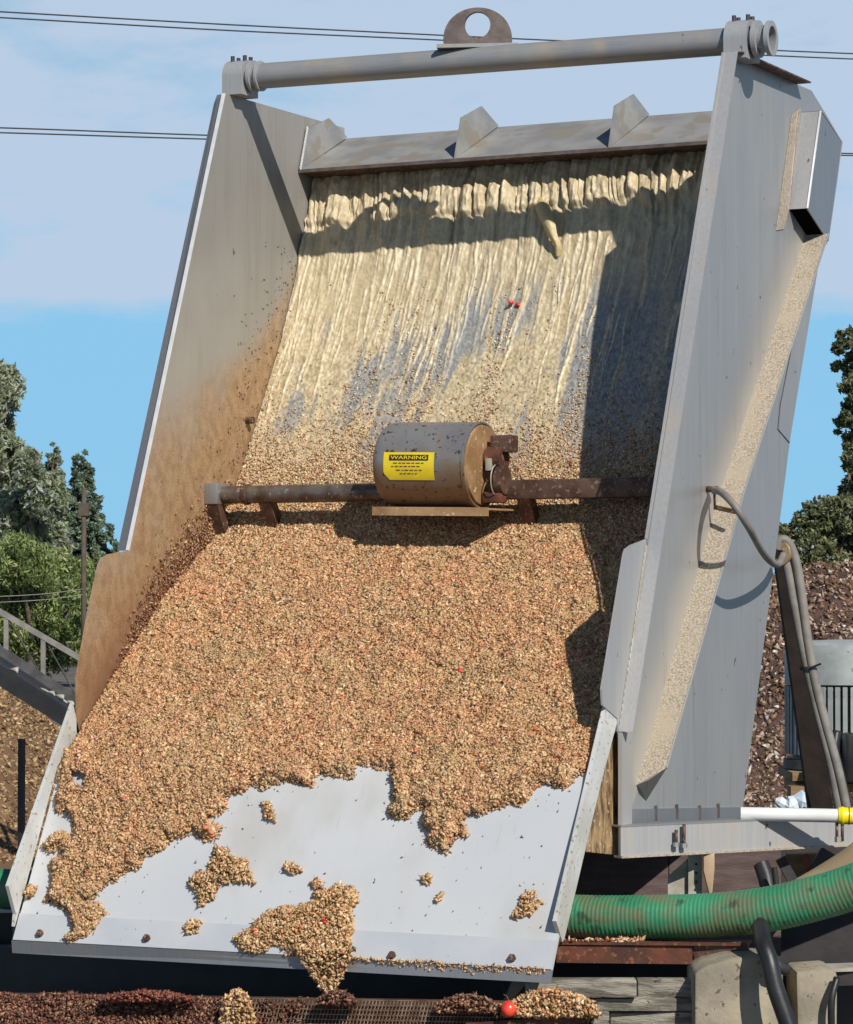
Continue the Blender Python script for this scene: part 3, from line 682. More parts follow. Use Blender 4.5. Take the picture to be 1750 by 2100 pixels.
for px in (944, 1259):
    lx = 0.5
    for _ in range(20): lx += (px-proj(np.array([lx, *g0[1]]))[0])/600
    gus(lx)
mm = MB()
for i in range(16):
    t = i/15; p = hl*(1-t)+PX(626, 266, 0)*t; mm.tube([p+[.011, -.002, 0], p+[.011, -.006, .009]], .004, 6)
mm.build('weld_bead', RIM, ROOT)

# top tube, saddles, lifting lug
ty, tz = .067, .066+H; TR_ = .0435
def tp(x, dy=0, dz=0): return np.array([x, ty+dy, tz+dz])
uR = PX(1508, 84, W); 
tubeL = tp(-.03); tubeR = np.array([W+.0, uR[1], uR[2]])
dirt = (tubeR-tubeL)/np.linalg.norm(tubeR-tubeL)
T = lambda x: tubeL+dirt*(x+.03)
tube = MB().ring(T(-.02), T(W+.125), TR_-.006, TR_, 32).build('spreader_tube', STEEL_TUBE, ROOT, auto=True)
MB().box(T(W+.06), (.004, .074, .074)).build('tube_bulkhead', DARKSTEEL, ROOT)
def saddle(x0, x1, r, drop, parent):
    a = T(x0); n = 20; pts = [a+np.array([0, r*math.cos(t), r*math.sin(t)]) for t in np.linspace(-.15, math.pi+.15, n)]
    pts += [a+np.array([0, -r, -drop]), a+np.array([0, r, -drop])]
    return MB().prism(pts, T(x1)-T(x0)).build('saddle_bracket', STEEL_PALE, parent, auto=True)
for x0, x1, r in ((-.03, .045, .058), (W-.015, W+.06, .064)):
    sd = saddle(x0, x1, r, .066, ROOT)
    for q in (x0+.02, x1-.008):
        for dy in (-.02, .02):
            P = T(q)+np.array([0, dy, r-.008]); MB().tube([P, P+np.array([0, 0, .022])], .007, 6).build('bolt', DARKSTEEL, sd)
MB().ring(T(.056), T(.066), TR_-.001, .055, 28).build('clamp_ring', STEEL_PALE, ROOT, auto=True)
MB().ring(T(.084), T(.092), TR_-.001, .052, 28).build('clamp_ring', STEEL_PALE, ROOT, auto=True)
MB().ring(T(W+.07), T(W+.085), TR_-.001, .060, 28).build('clamp_ring', STEEL_PALE, ROOT, auto=True)
MB().ring(T(W+.113), T(W+.127), TR_-.004, .056, 28).build('clamp_ring', STEEL_PALE, ROOT, auto=True)
lx = .9
for _ in range(20): lx += (980-proj(T(lx)+np.array([0, 0, TR_]))[0])/600
ax = nv([dirt[0], dirt[1], 0]); ax = nv(ax*math.cos(.33)+np.array([0, 1, 0])*math.sin(.33)); lc = T(lx)+np.array([0, 0, TR_+.012])
outer = [lc+ax*.114*math.cos(t)*1.0+np.array([0, 0, .010+.108*math.sin(t)**.9]) for t in np.linspace(0, math.pi, 33)]
hole = [lc+ax*(.0+.043*math.cos(t))+np.array([0, 0, .060+.044*math.sin(t)]) for t in np.linspace(0, 2*math.pi, 33)[:-1]]
nrm = np.cross(ax, (0, 0, 1)); th = .024
full = outer+[lc-ax*.112+np.array([0, 0, -.012]), lc+ax*.112+np.array([0, 0, -.012])]
full = full[-1:]+full[:-1]
bmL = bmesh.new()
def loop(pts, off): return [bmL.verts.new(tuple(p+nrm*off-wloc(ROOT))) for p in pts]
for off in (-th/2, th/2):
    A = loop(full, off); B = loop(hole, off)
    es = [bmL.edges.new((A[i], A[(i+1) % len(A)])) for i in range(len(A))]+[bmL.edges.new((B[i], B[(i+1) % len(B)])) for i in range(len(B))]
    bmesh.ops.triangle_fill(bmL, edges=es, use_beauty=True)
    if off < 0: A0, B0 = A, B
for P, Q in ((A0, A), (B0, B)):
    for i in range(len(P)): bmL.faces.new((P[i], P[(i+1) % len(P)], Q[(i+1) % len(P)], Q[i]))
bmesh.ops.recalc_face_normals(bmL, faces=bmL.faces)
me = bpy.data.meshes.new('lifting_lug'); bmL.to_mesh(me); me.materials.append(LUGM); bmL.free()
lug = bpy.data.objects.new('lifting_lug', me); COL.objects.link(lug); lug.parent = tube
MB().box(lc+[0, 0, -.010], (.27, .05, .012), (ax, nrm, (0, 0, 1))).build('lug_pad', STEEL_TUBE, tube)

# cross bar with the spray-shaft housing
def bp(px, py, x): return PX(px, py, x)
cl_ = bp(438, 1016, 0.0); yb, zb = cl_[1], cl_[2]
yb, zb = yb-.02, zb
crb = bp(1340, 993, W-.25)
def B(x): return np.array([x, yb, zb])
xd0, xd1 = 0, 0
def xat(px, y, z):
    x = .9
    for _ in range(25): x += (px-proj(np.array([x, y, z]))[0])/600
    return x
x_d0 = xat(803, yb-.03, zb+.1); x_d1 = xat(990, yb-.03, zb+.1)
xs = xat(1242, yb, zb)
BARM = simple('grimy_bar_steel', (.16, .135, .115), (.09, .055, .04), 16, .42, .45, .3, .002, c3=(.30, .24, .18), sp=.62, spscale=60)
bar1 = MB().tube([B(.03), B(x_d0+.03)], .030, 20).build('cross_bar', BARM, ROOT, auto=True)
MB().ring(B(.135), B(.150), .028, .035, 20).build('bar_collar', DARKRUST, bar1, auto=True)
bar2 = MB().box((B(x_d1)+B(W-.01))/2, (W-.01-x_d1, .062, .062)).build('cross_bar', DARKRUST, ROOT, bevel=.005)
# end bracket at the left wall
MB().box(B(.03)+[-.005, -.0, .004], (.055, .085, .072)).build('end_bracket', STEEL, ROOT, bevel=.004)
mm = MB(); mm.prism([B(.0)+[0, -.04, -.03], B(.0)+[0, .01, -.03], B(.0)+[0, .05, -.15], B(.0)+[0, .03, -.16]], (.05, 0, 0)); mm.build('bracket_leg', DARKRUST, ROOT)
for px in (545, 1075):
    x = xat(px, yb, zb); MB().prism([B(x)+[-.02, -.02, -.02], B(x)+[-.02, .03, -.02], B(x)+[-.02, .09, -.12], B(x)+[-.02, .05, -.13]], (.045, 0, 0)).build('standoff_leg', DARKRUST, ROOT)
# housing drum
ctr = np.array([0, yb-.045, zb+.088]); rD = .138
tl = np.array([0.985, 0.0, 0.0]); 
dx = nv(np.array([1, .0, -.03]))
pa = np.array([x_d0, ctr[1], ctr[2]]); pb = np.array([x_d1, ctr[1], ctr[2]])-[0, 0, .008]
hd = nv(pb-pa)
prof = [(0, .80), (.004, .90), (.012, .955), (.025, .985), (.04, 1.0), (1, 1.0)]
L = np.linalg.norm(pb-pa)
hp_ = MB().tube([pa+hd*min(t, 1)*(1 if t < 1 else L) for t, r in prof], 1, 44, rr=[rD*r for t, r in prof])
house = hp_.build('motor_housing', HOUSING, ROOT, auto=True)
MB().ring(pb-hd*.004, pb+hd*.006, rD-.004, rD+.002, 44).build('end_rim', HOUSING, house, auto=True)
MB().tube([pb+hd*.004, pb+hd*.012, pb+hd*.016], 1, 40, rr=[rD-.008, rD-.010, .0]).build('end_cap', CAPM, house, auto=True)
# bearing and drive clutter at the drum end
ec = pb+hd*.02
cp = MB(); cp.tube([ec+[0, .02, .02], ec+[.055, .02, .02]], .042, 16); cp.build('bearing_hub', RUSTY, ROOT, auto=True)
MB().box(ec+[.05, .03, .068], (.075, .06, .055)).build('junction_box', DARKRUST, ROOT, bevel=.005)
MB().box(ec+[.02, -.02, .0], (.02, .02, .04)).build('latch_plate', BRACKET, ROOT, bevel=.003)
MB().ring(ec+[.045, .0, -.05], ec+[.070, .0, -.05], .0, .046, 24).build('coupling_ring', DARKRUST, ROOT, auto=True)
MB().tube(spline([ec+np.array([.042, -.045*math.cos(t)-.01, -.05+.05*math.sin(t)]) for t in np.linspace(-1.2, 1.3, 7)], 4), .0022, 7).build('bail_wire', BRACKET, ROOT, smooth=True)
MB().box(ec+[.03, .0, -.105], (.07, .05, .035)).build('hub_crust', RUSTY, ROOT, bevel=.006)
# mounting shelf under the drum
sh0 = pa+[-.045, -.09, -rD-.004]; sh1 = pb+[.07, -.09, -rD-.004]
MB().prism([sh0+[.03, 0, -.0], sh1+[0, 0, 0], sh1+[.03, .16, .0], sh0+[0, .16, 0]], (0, 0, -.006)).build('mounting_shelf', CAPM, ROOT)
MB().prism([sh0+[.03, -.002, .002], sh1+[0, -.002, .002], sh1+[0, -.002, -.026], sh0+[.03, -.002, -.026]], (0, .005, 0)).build('shelf_lip', CAPM, ROOT)
# warning label: curved on the drum
def drum_pt(t, ang, r):
    q = pa+hd*(L*t); u = np.array([0, -1., 0]); v = np.cross(hd, u); v = -v if v[2] < 0 else v
    return q+r*(u*math.cos(ang)+v*math.sin(ang))
def patch(name, t0, t1, a0, a1, r, mat, cut=0):
    n = 14; V = []
    for i in range(n+1):
        a = a0+(a1-a0)*i/n
        tt0 = t0+(cut*(1-i/n*4) if i < n/4 else 0)
        V += [drum_pt(tt0, a, r), drum_pt(t1, a, r)]
    return raw_mesh(name, V, [[2*i, 2*i+1, 2*i+3, 2*i+2] for i in range(n)], mat, house, True)
# angle at which the camera sees the drum square on is close to zero
la0, la1 = -.40, .25
patch('warning_label', .15, .70, la0, la1, rD+.0015, LABELY, .06)
patch('label_band', .215, .64, .06, .19, rD+.0030, LABELK)
def text_on_drum(txt, t0, t1, a, hgt, mat, name='label_lettering', r=None):
    cu = bpy.data.curves.new('t', 'FONT'); cu.body = txt; cu.size = 1.0; cu.offset = .012 if len(txt) < 9 else 0.004
    to = bpy.data.objects.new('t', cu); COL.objects.link(to)
    dg = bpy.context.evaluated_depsgraph_get(); me0 = bpy.data.meshes.new_from_object(to.evaluated_get(dg))
    V = np.array([v.co[:] for v in me0.vertices]); Fc = [list(p.vertices) for p in me0.polygons]
    bpy.data.objects.remove(to); bpy.data.curves.remove(cu); bpy.data.meshes.remove(me0)
    V[:, 0] = (V[:, 0]-V[:, 0].min())/np.ptp(V[:, 0]); V[:, 1] = (V[:, 1]-V[:, 1].min())/np.ptp(V[:, 1])
    Q = [drum_pt(t0+(t1-t0)*v[0], a+hgt*v[1]/rD, (r or rD)+.0045) for v in V]
    return raw_mesh(name, Q, Fc, mat, house)
text_on_drum('WARNING', .23, .625, .085, .011, LABELY)
# the small print is not legible in the photograph: plain broken lines stand in its place
def dashes(a, t0, t1, sd):
    r2 = random.Random(sd); mbx = []; V = []; Fc = []; t = t0
    while t < t1:
        w_ = r2.uniform(.02, .05); n = len(V)
        V += [drum_pt(t, a, rD+.003), drum_pt(min(t+w_, t1), a, rD+.003), drum_pt(min(t+w_, t1), a+.018, rD+.003), drum_pt(t, a+.018, rD+.003)]; Fc.append([n, n+1, n+2, n+3]); t += w_+r2.uniform(.008, .014)
    raw_mesh('small_print', V, Fc, DARKRUST, house)
for i, (a, t0, t1) in enumerate(((-.01, .26, .60), (-.085, .24, .55), (-.17, .29, .57), (-.25, .33, .52))): dashes(a, t0, t1, i)
MB().tube([bp(505, 862, 0)+[0, 0, 0], bp(505, 862, 0)+[.03, -.0, 0]], .012, 8).build('wall_stud', DARKRUST, ROOT)

# ------------------------------------------------------------------ flow of liquid on the upper deck
def row_s(py):      # arc length at which the left junction is seen at picture height py
    P, _ = deck(np.zeros(400), SS); u, v = proj(P); return float(np.interp(py, v, SS))
sA, sB, sC, sD = row_s(440), row_s(560), row_s(800), row_s(1080)
def streak(x, s, f, seed, wob=.02):
    xx = x+wob*(fbm(s*2.2+seed, x*1.3, 2, seed)-.5)*3
    return fbm(xx*f, s*f*.045+seed, 3, seed)
ND = 330
dr_x = rng.uniform(-.02, W+.08, ND); dr_s = rng.uniform(sA-.12, sB+.22, ND); dr_l = rng.uniform(.10, .62, ND)*(1-.45*np.clip(dr_x/W, 0, 1))
dr_w = rng.uniform(.0028, .0085, ND); dr_h = rng.uniform(.0012, .0050, ND)**1.0; dr_k = rng.uniform(-.03, .01, ND)
def drips(x, s):
    h = np.zeros_like(x)
    for i in range(ND):
        m_ = np.abs(x-dr_x[i]) < .09
        xs = x[m_]; ss = s[m_]; t = (ss-dr_s[i])/dr_l[i]
        cx = dr_x[i]+dr_k[i]*t+.006*np.sin(ss*9+i)+.003*np.sin(ss*31+i*2)
        wv = dr_w[i]*(1.25-.7*np.clip(t, 0, 1))
        g = np.exp(-((xs-cx)/wv)**2)*sstep(-.05, .08, t)*(1-sstep(.75, 1.0, t))*dr_h[i]*(.75+.5*vnoise(ss*60, xs*0+i, 5))
        g *= 1+.6*np.exp(-((t-.93)/.05)**2)
        h[m_] = np.maximum(h[m_], g)
    return h
DRIP = {}
def hf(x, s):
    top_ = 1-sstep(sA-.02, sB+.10, s)
    r1 = streak(x, s, 26, 1, .05); r2 = streak(x, s, 70, 2, .03)
    fold = np.abs(r1-.5)*2; fold = np.clip(fold*2.2, 0, 1)**.55
    lump = fbm(x*15, s*11, 3, 9); ragged = fbm(x*42, s*22, 3, 29)
    h = .004+top_*(.006+.016*fold+.030*(lump-.35)+.020*(ragged-.45)+.006*r2)
    d = drips(x, s); DRIP['d'] = d
    h += d*1.1
    body = sstep(sD+.2, sC-.1, s); h += body*.0022*np.clip(r1*1.6-.3, 0, 1)
    brk = sA+.05+.07*(fbm(x*11, 3+0*s, 3, 4)-.5)-.03*(x/W)
    h += .017*sstep(brk+.02, brk, s)*sstep(brk-.3, brk-.05, s)*(.4+fold*.8)
    h += .0030*(fbm(x*110, s*95, 2, 6)-.5)
    return h.clip(.001, .1)
def cf(x, s, h):
    d = DRIP['d']; big = fbm(x*2.6, s*1.8, 3, 31); r1 = streak(x, s, 16, 21, .05); r2 = streak(x, s, 60, 22, .03)
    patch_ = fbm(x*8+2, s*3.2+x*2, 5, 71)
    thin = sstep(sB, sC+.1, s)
    bare_and_shade = sstep(.51, .63, patch_*.8+r2*.25-.02+thin*.055+.03*(x/W))*sstep(sB-.02, sB+.22, s)
    bare_and_shade = bare_and_shade*(1-sstep(.10, .03, x))
    bare_and_shade = np.maximum(bare_and_shade, sstep(1.08, 1.5, x+.5*(big-.5)+.18*(r2-.5))*sstep(sA-.05, sB+.15, s)*(.55+.4*sstep(.35, .5, r1)))  # right side: thin flow, plus shade painted in as dark metal
    bare_and_shade = bare_and_shade*(1-sstep(.0010, .0032, d))*.9
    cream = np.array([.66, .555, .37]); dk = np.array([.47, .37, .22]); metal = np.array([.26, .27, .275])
    v = np.clip(.30+sstep(.0008, .003, d)*.45+(fbm(x*40, s*30, 3, 8)-.5)*1.0, 0, 1)[:, None]
    c = cream*v+dk*(1-v)
    fine = fbm(x*150, s*120, 2, 81)[:, None]; fz = sstep(sB, sC, s)[:, None]
    c = c*(1-bare_and_shade[:, None])+metal*bare_and_shade[:, None]
    c = c*(1+(fine-.5)*(.35+.8*fz))
    crev_shade = sstep(.62, .78, streak(x, s, 44, 33, .05))*(1-.75*sstep(sA, sB+.1, s)); c = c*(1-.5*crev_shade[:, None])  # streaks darkened like shaded crevices, in colour only
    fissure_shade = sstep(.0, .010, .014-h)*(1-sstep(sA, sB, s))  # shade of the fold hollows, put into the colour
    c = c*(1-.5*fissure_shade[:, None])
    tan = np.array([.46, .29, .16]); t = sstep(sC, sD, s)[:, None]*.55
    return (c*(1-t)+tan*t).clip(.02, .9)
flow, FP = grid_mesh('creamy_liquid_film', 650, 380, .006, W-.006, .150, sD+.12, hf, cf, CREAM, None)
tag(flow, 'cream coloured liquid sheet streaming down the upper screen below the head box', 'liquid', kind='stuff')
# curling tongue of liquid
tng = [PX(1108, 425, 0)]
def deck_at(px, py, h):
    X, S = np.meshgrid(np.linspace(0, W, 200), np.linspace(0, S_END, 500)); P, N = deck(X.ravel(), S.ravel(), h); u, v = proj(P)
    i = np.argmin((u-px)**2+(v-py)**2); return P[i], N[i]
pts = []
for (px, py, h) in ((1105, 400, .02), (1112, 425, .055), (1122, 452, .065), (1134, 480, .05), (1142, 505, .03), (1146, 525, .012)):
    pts.append(deck_at(px, py, h)[0])
V, Fc = [], []
for i, p in enumerate(spline(pts, 5)):
    t = i/25; w_ = .03*math.sin(min(1, t*1.5+.25)*math.pi*.62)*(1-t*.75)+.004
    for j in range(9):
        a = (j/8-.5); V.append(p+np.array([a*w_*2, -.012*math.cos(a*3), .006*math.sin(a*5+t*4)]))
nn = len(V)//9; V = V+[v+np.array([0, .004, 0]) for v in V]
for i in range(nn-1):
    for j in range(8):
        q = [i*9+j, i*9+j+1, (i+1)*9+j+1, (i+1)*9+j]; Fc.append(q); Fc.append([k+nn*9 for k in q[::-1]])
c_ = np.tile(np.array([[.52, .40, .2]]), (len(V), 1))
o = raw_mesh('liquid_tongue', V, Fc, CREAM, flow, True, col=c_)

# ------------------------------------------------------------------ pulp
z6 = lambda L_: [(x*.3646, 1458.4+y*.3646) for x, y in L_]
z7 = lambda L_: [(546.9+x*.3646, 1458.4+y*.3646) for x, y in L_]
main = z6([(430, 150), (350, 250), (330, 400), (320, 520), (312, 560), (370, 560), (405, 600), (402, 700), (350, 760), (340, 830), (300, 850), (290, 900), (270, 1010), (260, 1070), (330, 1100), (370, 1120), (390, 1180), (410, 1230), (330, 1290), (400, 1310), (440, 1280), (500, 1280), (560, 1200), (604, 1130), (560, 1066), (480, 1074), (560, 1040), (640, 960), (720, 900), (800, 895), (820, 830), (900, 790), (960, 730), (1040, 720), (1090, 690), (1160, 745), (1220, 720), (1250, 660), (1200, 600), (1280, 560), (1290, 480), (1390, 450), (1430, 410), (1500, 450), (1560, 410), (1640, 390), (1730, 430)])
main += z7([(270, 450), (270, 370), (330, 360), (490, 390), (510, 310), (560, 310), (700, 330), (700, 440), (720, 500), (670, 560), (690, 610), (780, 620), (840, 560), (900, 545), (870, 640), (920, 670), (880, 740), (960, 780), (1020, 810), (1040, 740), (1080, 700), (1130, 600), (1190, 610), (1260, 560), (1330, 540), (1420, 530), (1500, 480), (1500, 430), (1600, 420), (1690, 450), (1750, 370), (1850, 300)])
main += [(1400, 1400), (1600, 700), (300, 400), (200, 1200)]
hole6 = z6([(410, 345), (455, 365), (500, 372), (490, 450), (440, 415)])
clumps = [
 (z6([(1210, 760), (1290, 770), (1320, 830), (1400, 830), (1440, 970), (1300, 970), (1240, 1000), (1200, 1060), (1130, 1100), (1110, 1020), (1060, 970), (1110, 910), (1180, 900)]), 'bent clump of tan pulp left of centre on the white chute'),
 (z6([(1480, 520), (1530, 515), (1565, 630), (1500, 615)]), 'small slim pulp clump just under the main mass near the chute centre'),
 (z6([(1590, 870), (1640, 850), (1690, 880), (1690, 915), (1640, 920)]), 'small pulp crumb between the bent clump and the largest clump'),
 (z7([(-20, 1150), (100, 1100), (200, 1100), (290, 1060), (270, 1020), (350, 1010), (400, 980), (500, 990), (524, 1080), (480, 1110), (495, 1200), (480, 1330), (450, 1360), (380, 1400), (190, 1400), (130, 1350), (60, 1320), (0, 1360), (-120, 1370), (-190, 1280), (-100, 1240)]), 'largest separate pulp clump reaching the lip of the chute'),
 (z7([(250, 970), (290, 936), (330, 960), (315, 1000), (270, 1004)]), 'small pulp lump just above the largest clump'),
 (z7([(1440, 1040), (1520, 1010), (1548, 1080), (1500, 1140), (1400, 1175), (1380, 1150), (1430, 1110)]), 'lone yellowish pulp clump beside the right chute flap'),
 (z7([(870, 925), (930, 925), (935, 975), (885, 975)]), 'tiny pulp crumb right of the chute centre, upper of two'),
 (z7([(950, 1060), (985, 1015), (1000, 1025), (975, 1080)]), 'tiny dark pulp sliver right of the chute centre, lower of two'),
 (z6([(1030, 1220), (1080, 1180), (1155, 1195), (1130, 1240), (1060, 1255)]), 'small yellowish clump low on the left half of the chute'),
 (z6([(230, 765), (290, 700), (350, 680), (398, 700), (400, 770), (350, 785), (280, 795)]), 'loose clump in the white bay beside the left chute flap'),
 (z6([(120, 1010), (165, 980), (215, 1000), (185, 1055), (128, 1055)]), 'orange pulp clump stuck to the foot of the left flap'),
 (z7([(1085, 705), (1120, 635), (1142, 705)]), 'tiny triangular crumb below the right tongue of the main mass')]
def inpoly(x, y, poly):
    r = np.zeros(len(x), bool); n = len(poly)
    for i in range(n):
        x1, y1 = poly[i]; x2, y2 = poly[(i+1) % n]
        c = ((y1 > y) != (y2 > y)) & (x < (x2-x1)*(y-y1)/(y2-y1+1e-12)+x1); r ^= c
    return r
def polydist(x, y, poly):
    d = np.full(len(x), 1e9); n = len(poly)
    for i in range(n):
        a = np.array(poly[i]); b = np.array(poly[(i+1) % n]); ab = b-a
        t = np.clip(((x-a[0])*ab[0]+(y-a[1])*ab[1])/(ab@ab+1e-9), 0, 1); d = np.minimum(d, np.hypot(x-a[0]-t*ab[0], y-a[1]-t*ab[1]))
    return d
PC = [(0.579, 0.354, 0.177), (0.663, 0.448, 0.241), (0.455, 0.251, 0.109), (0.752, 0.548, 0.326), (0.554, 0.189, 0.082), (0.198, 0.09, 0.031), (0.515, 0.368, 0.159)]
PW = [8, 4.2, 4.5, 1.1, .8, 1.5, 2.0]
def rough_edge(u, v, amp=9):
    return u+amp*(fbm(u*.05+3, v*.05, 3, 41)-.5)*2, v+amp*(fbm(u*.05+9, v*.05+7, 3, 42)-.5)*2
def pulp_h(x, s):
    return .004+.020*sstep(sD-.05, sD+.5, s)+(.016*(fbm(x*7, s*7, 3, 17)-.5)+.016*(fbm(x*38, s*38, 2, 18)-.5))*sstep(sD-.1, sD+.2, s)
# main mass: candidates over the deck
def sample(n, s0, s1, dens):
    x = rng.uniform(.008, W-.008, n); s = rng.uniform(s0, s1, n); k = rng.uniform(0, 1, n) < dens(x, s); return x[k], s[k]
def density(x, s):
    u = .5+.5*(fbm(x*9, s*6, 3, 51)-.5)*3.2
    st = fbm(x*14, s*2.0, 3, 55)
    d = sstep(sC-.15, sD, s)
    return np.clip(d*d*1.05+.30*d*u+.26*sstep(sB-.05, sC, s)*sstep(.42, .62, st), 0, 1)*np.where(s > sD-.02, 1, .9)
x, s = sample(305000, sB+.05, S_END, density)
P, N = deck(x, s, 0.0); u, v = proj(P)
uu, vv = rough_edge(u, v)
below = s > seg[9]
keep = (~below) | (inpoly(uu, vv, main) & ~inpoly(u, v, hole6))
x, s, u, v = x[keep], s[keep], u[keep], v[keep]
ed = np.where(s > seg[9], np.clip(polydist(uu[keep], vv[keep], main)/14, .1, 1), 1.0)
h = (pulp_h(x, s)+.0055*rng.uniform(0, 1, len(x))**1.5)*ed
P, N = deck(x, s, h)
low = sstep(sC, sD+.3, s)[:, None]
C = palette(len(x), PC, PW, .16)
red = fbm(x*9+4, s*9, 3, 61); C = C*(1+(.09*(red[:, None]-.5))*np.array([2, -1, -1])); tone_ = fbm(x*22, s*22, 3, 66); C = C*(.80+.42*tone_[:, None])
fl_ = fbm(x*55, s*55, 2, 67) > .875; C[fl_] = C[fl_]*.45+np.array([.52, .12, .05])*.55
up_c = palette(len(x), [(.70, .55, .31), (.60, .42, .22), (.30, .17, .08), (.78, .66, .44), (.50, .27, .13)], [4, 4, 2.2, 2, 1.2], .14)
pick = rng.uniform(0, 1, (len(x), 1)) < low; C = np.where(pick, C, up_c)
C = C*np.array([.99, .94, .95])
V, Fc, Cc = grains(P, N, (.0036+.0019*sstep(sC+.1, sD+.15, s)), C*.98, (1.25, .72, .42), .5)
pulp = raw_mesh('pulp_mass', V, Fc, PULP, None, col=Cc.clip(.01, .85)); tag(pulp, 'thick tan mass of crushed pulp covering the lower screen and chute top', 'pulp', kind='stuff')
# bed under the flakes: a closed crumbly sheet with the same outline
def bed(name, poly, s0, s1, nx, ns, parent, hfun, x0=.006, x1=W-.006, hole=None, deckpart=False):
    X, S = np.meshgrid(np.linspace(x0, x1, nx), np.linspace(s0, s1, ns)); xx = X.ravel(); sv = S.ravel()
    P0, _ = deck(xx, sv, 0); u, v = proj(P0); uu, vv = rough_edge(u, v)
    ins = inpoly(uu, vv, poly) & (polydist(uu, vv, poly) > 4)
    if deckpart: ins |= sv < seg[9]
    if hole is not None: ins &= ~inpoly(u, v, hole)
    d = np.clip(polydist(uu, vv, poly)/14, 0, 1) if not deckpart else np.where(sv < seg[9], 1, np.clip(polydist(uu, vv, poly)/14, 0, 1))
    P, N = deck(xx, sv, hfun(xx, sv)*d+.001)
    idx = np.arange(nx*ns).reshape(ns, nx); Fq = np.stack([idx[:-1, :-1], idx[1:, :-1], idx[1:, 1:], idx[:-1, 1:]], -1).reshape(-1, 4)
    Fq = Fq[ins[Fq].all(1)]
    used = np.unique(Fq); mp_ = np.full(len(P), -1); mp_[used] = np.arange(len(used))
    C = palette(len(P), [(.47, .295, .15), (.28, .155, .065), (.54, .36, .20)], [5, 2.2, 3], .12)
    return raw_mesh(name, P[used], mp_[Fq], PULP, parent, False, col=C[used])
b_ = bed('pulp_bed', main, sD-.16, S_END-.02, 360, 300, pulp, lambda x, s: pulp_h(x, s)*sstep(sD-.18, sD+.1, s)+.003*(fbm(x*70, s*70, 2, 3)-.5)+.001, hole=hole6, deckpart=True); b_['kind'] = 'stuff'
# separate clumps
for poly, lab in clumps:
    us = [p[0] for p in poly]; vs = [p[1] for p in poly]
    bx, bs, Pc, Nc = on_floor(np.mean(us), min(np.mean(vs), 1960))
    # sampling box in x and s
    ex = (max(us)-min(us))/560*.75+.03; es = (max(vs)-min(vs))/560*.9+.03
    area = ex*es*4; n = int(area/5e-5*2.8)
    x = rng.uniform(max(.01, bx-ex), min(W-.01, bx+ex), n); s = rng.uniform(bs-es, min(bs+es, S_END), n)
    P, N = deck(x, s, 0); u, v = proj(P); uu, vv = rough_edge(u, v, 4); k = inpoly(uu, vv, poly); x, s, u, v = x[k], s[k], u[k], v[k]
    if len(x) < 6: continue
    e_ = np.clip(polydist(u, v, poly)/16, .05, 1); h = (.004+.016*e_*(1 if len(x) > 200 else .6))*rng.uniform(.3, 1.1, len(x))
    P, N = deck(x, s, h+.004)
    V, Fc, Cc = grains(P, N, .0066, palette(len(x), PC, PW, .16), (1.25, .62, .42), .8)
    o = raw_mesh('pulp_clump', V, Fc, PULP, None, col=Cc); tag(o, lab, 'pulp clump', 'pulp clumps on the white chute')
# the part of the largest clump that hangs over the lip
hx = rng.normal(0, 1, (700, 2)); ang = deck_at(668, 1962, 0)[0]
P = []; 
for i in range(1300):
    t = random.random()**1.3; w_ = .10*(1-t)**.8+.006; q = PY(664+12*t+random.uniform(-1, 1)*w_*600, 1945+t*92, ang[1]-.012-random.random()*.022); P.append(q)
P = np.array(P); V, Fc, Cc = grains(P, np.tile([0, -1., .3], (len(P), 1)), .0068, palette(len(P), PC, PW, .16), (1.25, .62, .42), .8)
tag(raw_mesh('pulp_clump', V, Fc, PULP, None, col=Cc), 'ragged pulp clump hanging over the steel lip above the dark gap', 'pulp clump', 'pulp clumps on the white chute')
# crumbs along the lip seam on the right and a few loose specks
n = 420; x = rng.uniform(.95, W-.02, n); ss_ = S_END-.003+rng.uniform(-.004, .004, n); P, N = deck(x, ss_, .006)
P[:, 2] -= rng.uniform(0, .03, n)*rng.uniform(0, 1, n)*np.clip((x-.9)/.5, .1, 1); P[:, 1] -= .004
V, Fc, Cc = grains(P, N, .0052, palette(n, PC, PW, .2), tilt=.7)
o = raw_mesh('lip_crumb', V, Fc, PULP, pulp, col=Cc); o['kind'] = 'stuff'
n = 5000; x = rng.uniform(.02, W-.02, n); s = rng.uniform(S_CH+.03, S_END-.01, n); P, N = deck(x, s, .003); u, v = proj(P)
dm = polydist(u, v, main); dc_ = np.min([polydist(u, v, c_[0]) for c_ in clumps], axis=0); k = rng.uniform(0, 1, n) < .03+.35*np.exp(-dm/7)+.25*np.exp(-dc_/7); k &= ~inpoly(u, v, main)
x, s = x[k], s[k]; n = len(x); P, N = deck(x, s, .003)
V, Fc, Cc = grains(P, N, .0032, palette(n, [(.5, .33, .19), (.3, .19, .1), (.15, .08, .05)], [2, 1, 1], .2), tilt=.4, jitter=.5)
o = raw_mesh('loose_speck', V, Fc, PULP, pulp, col=Cc); o['kind'] = 'stuff'
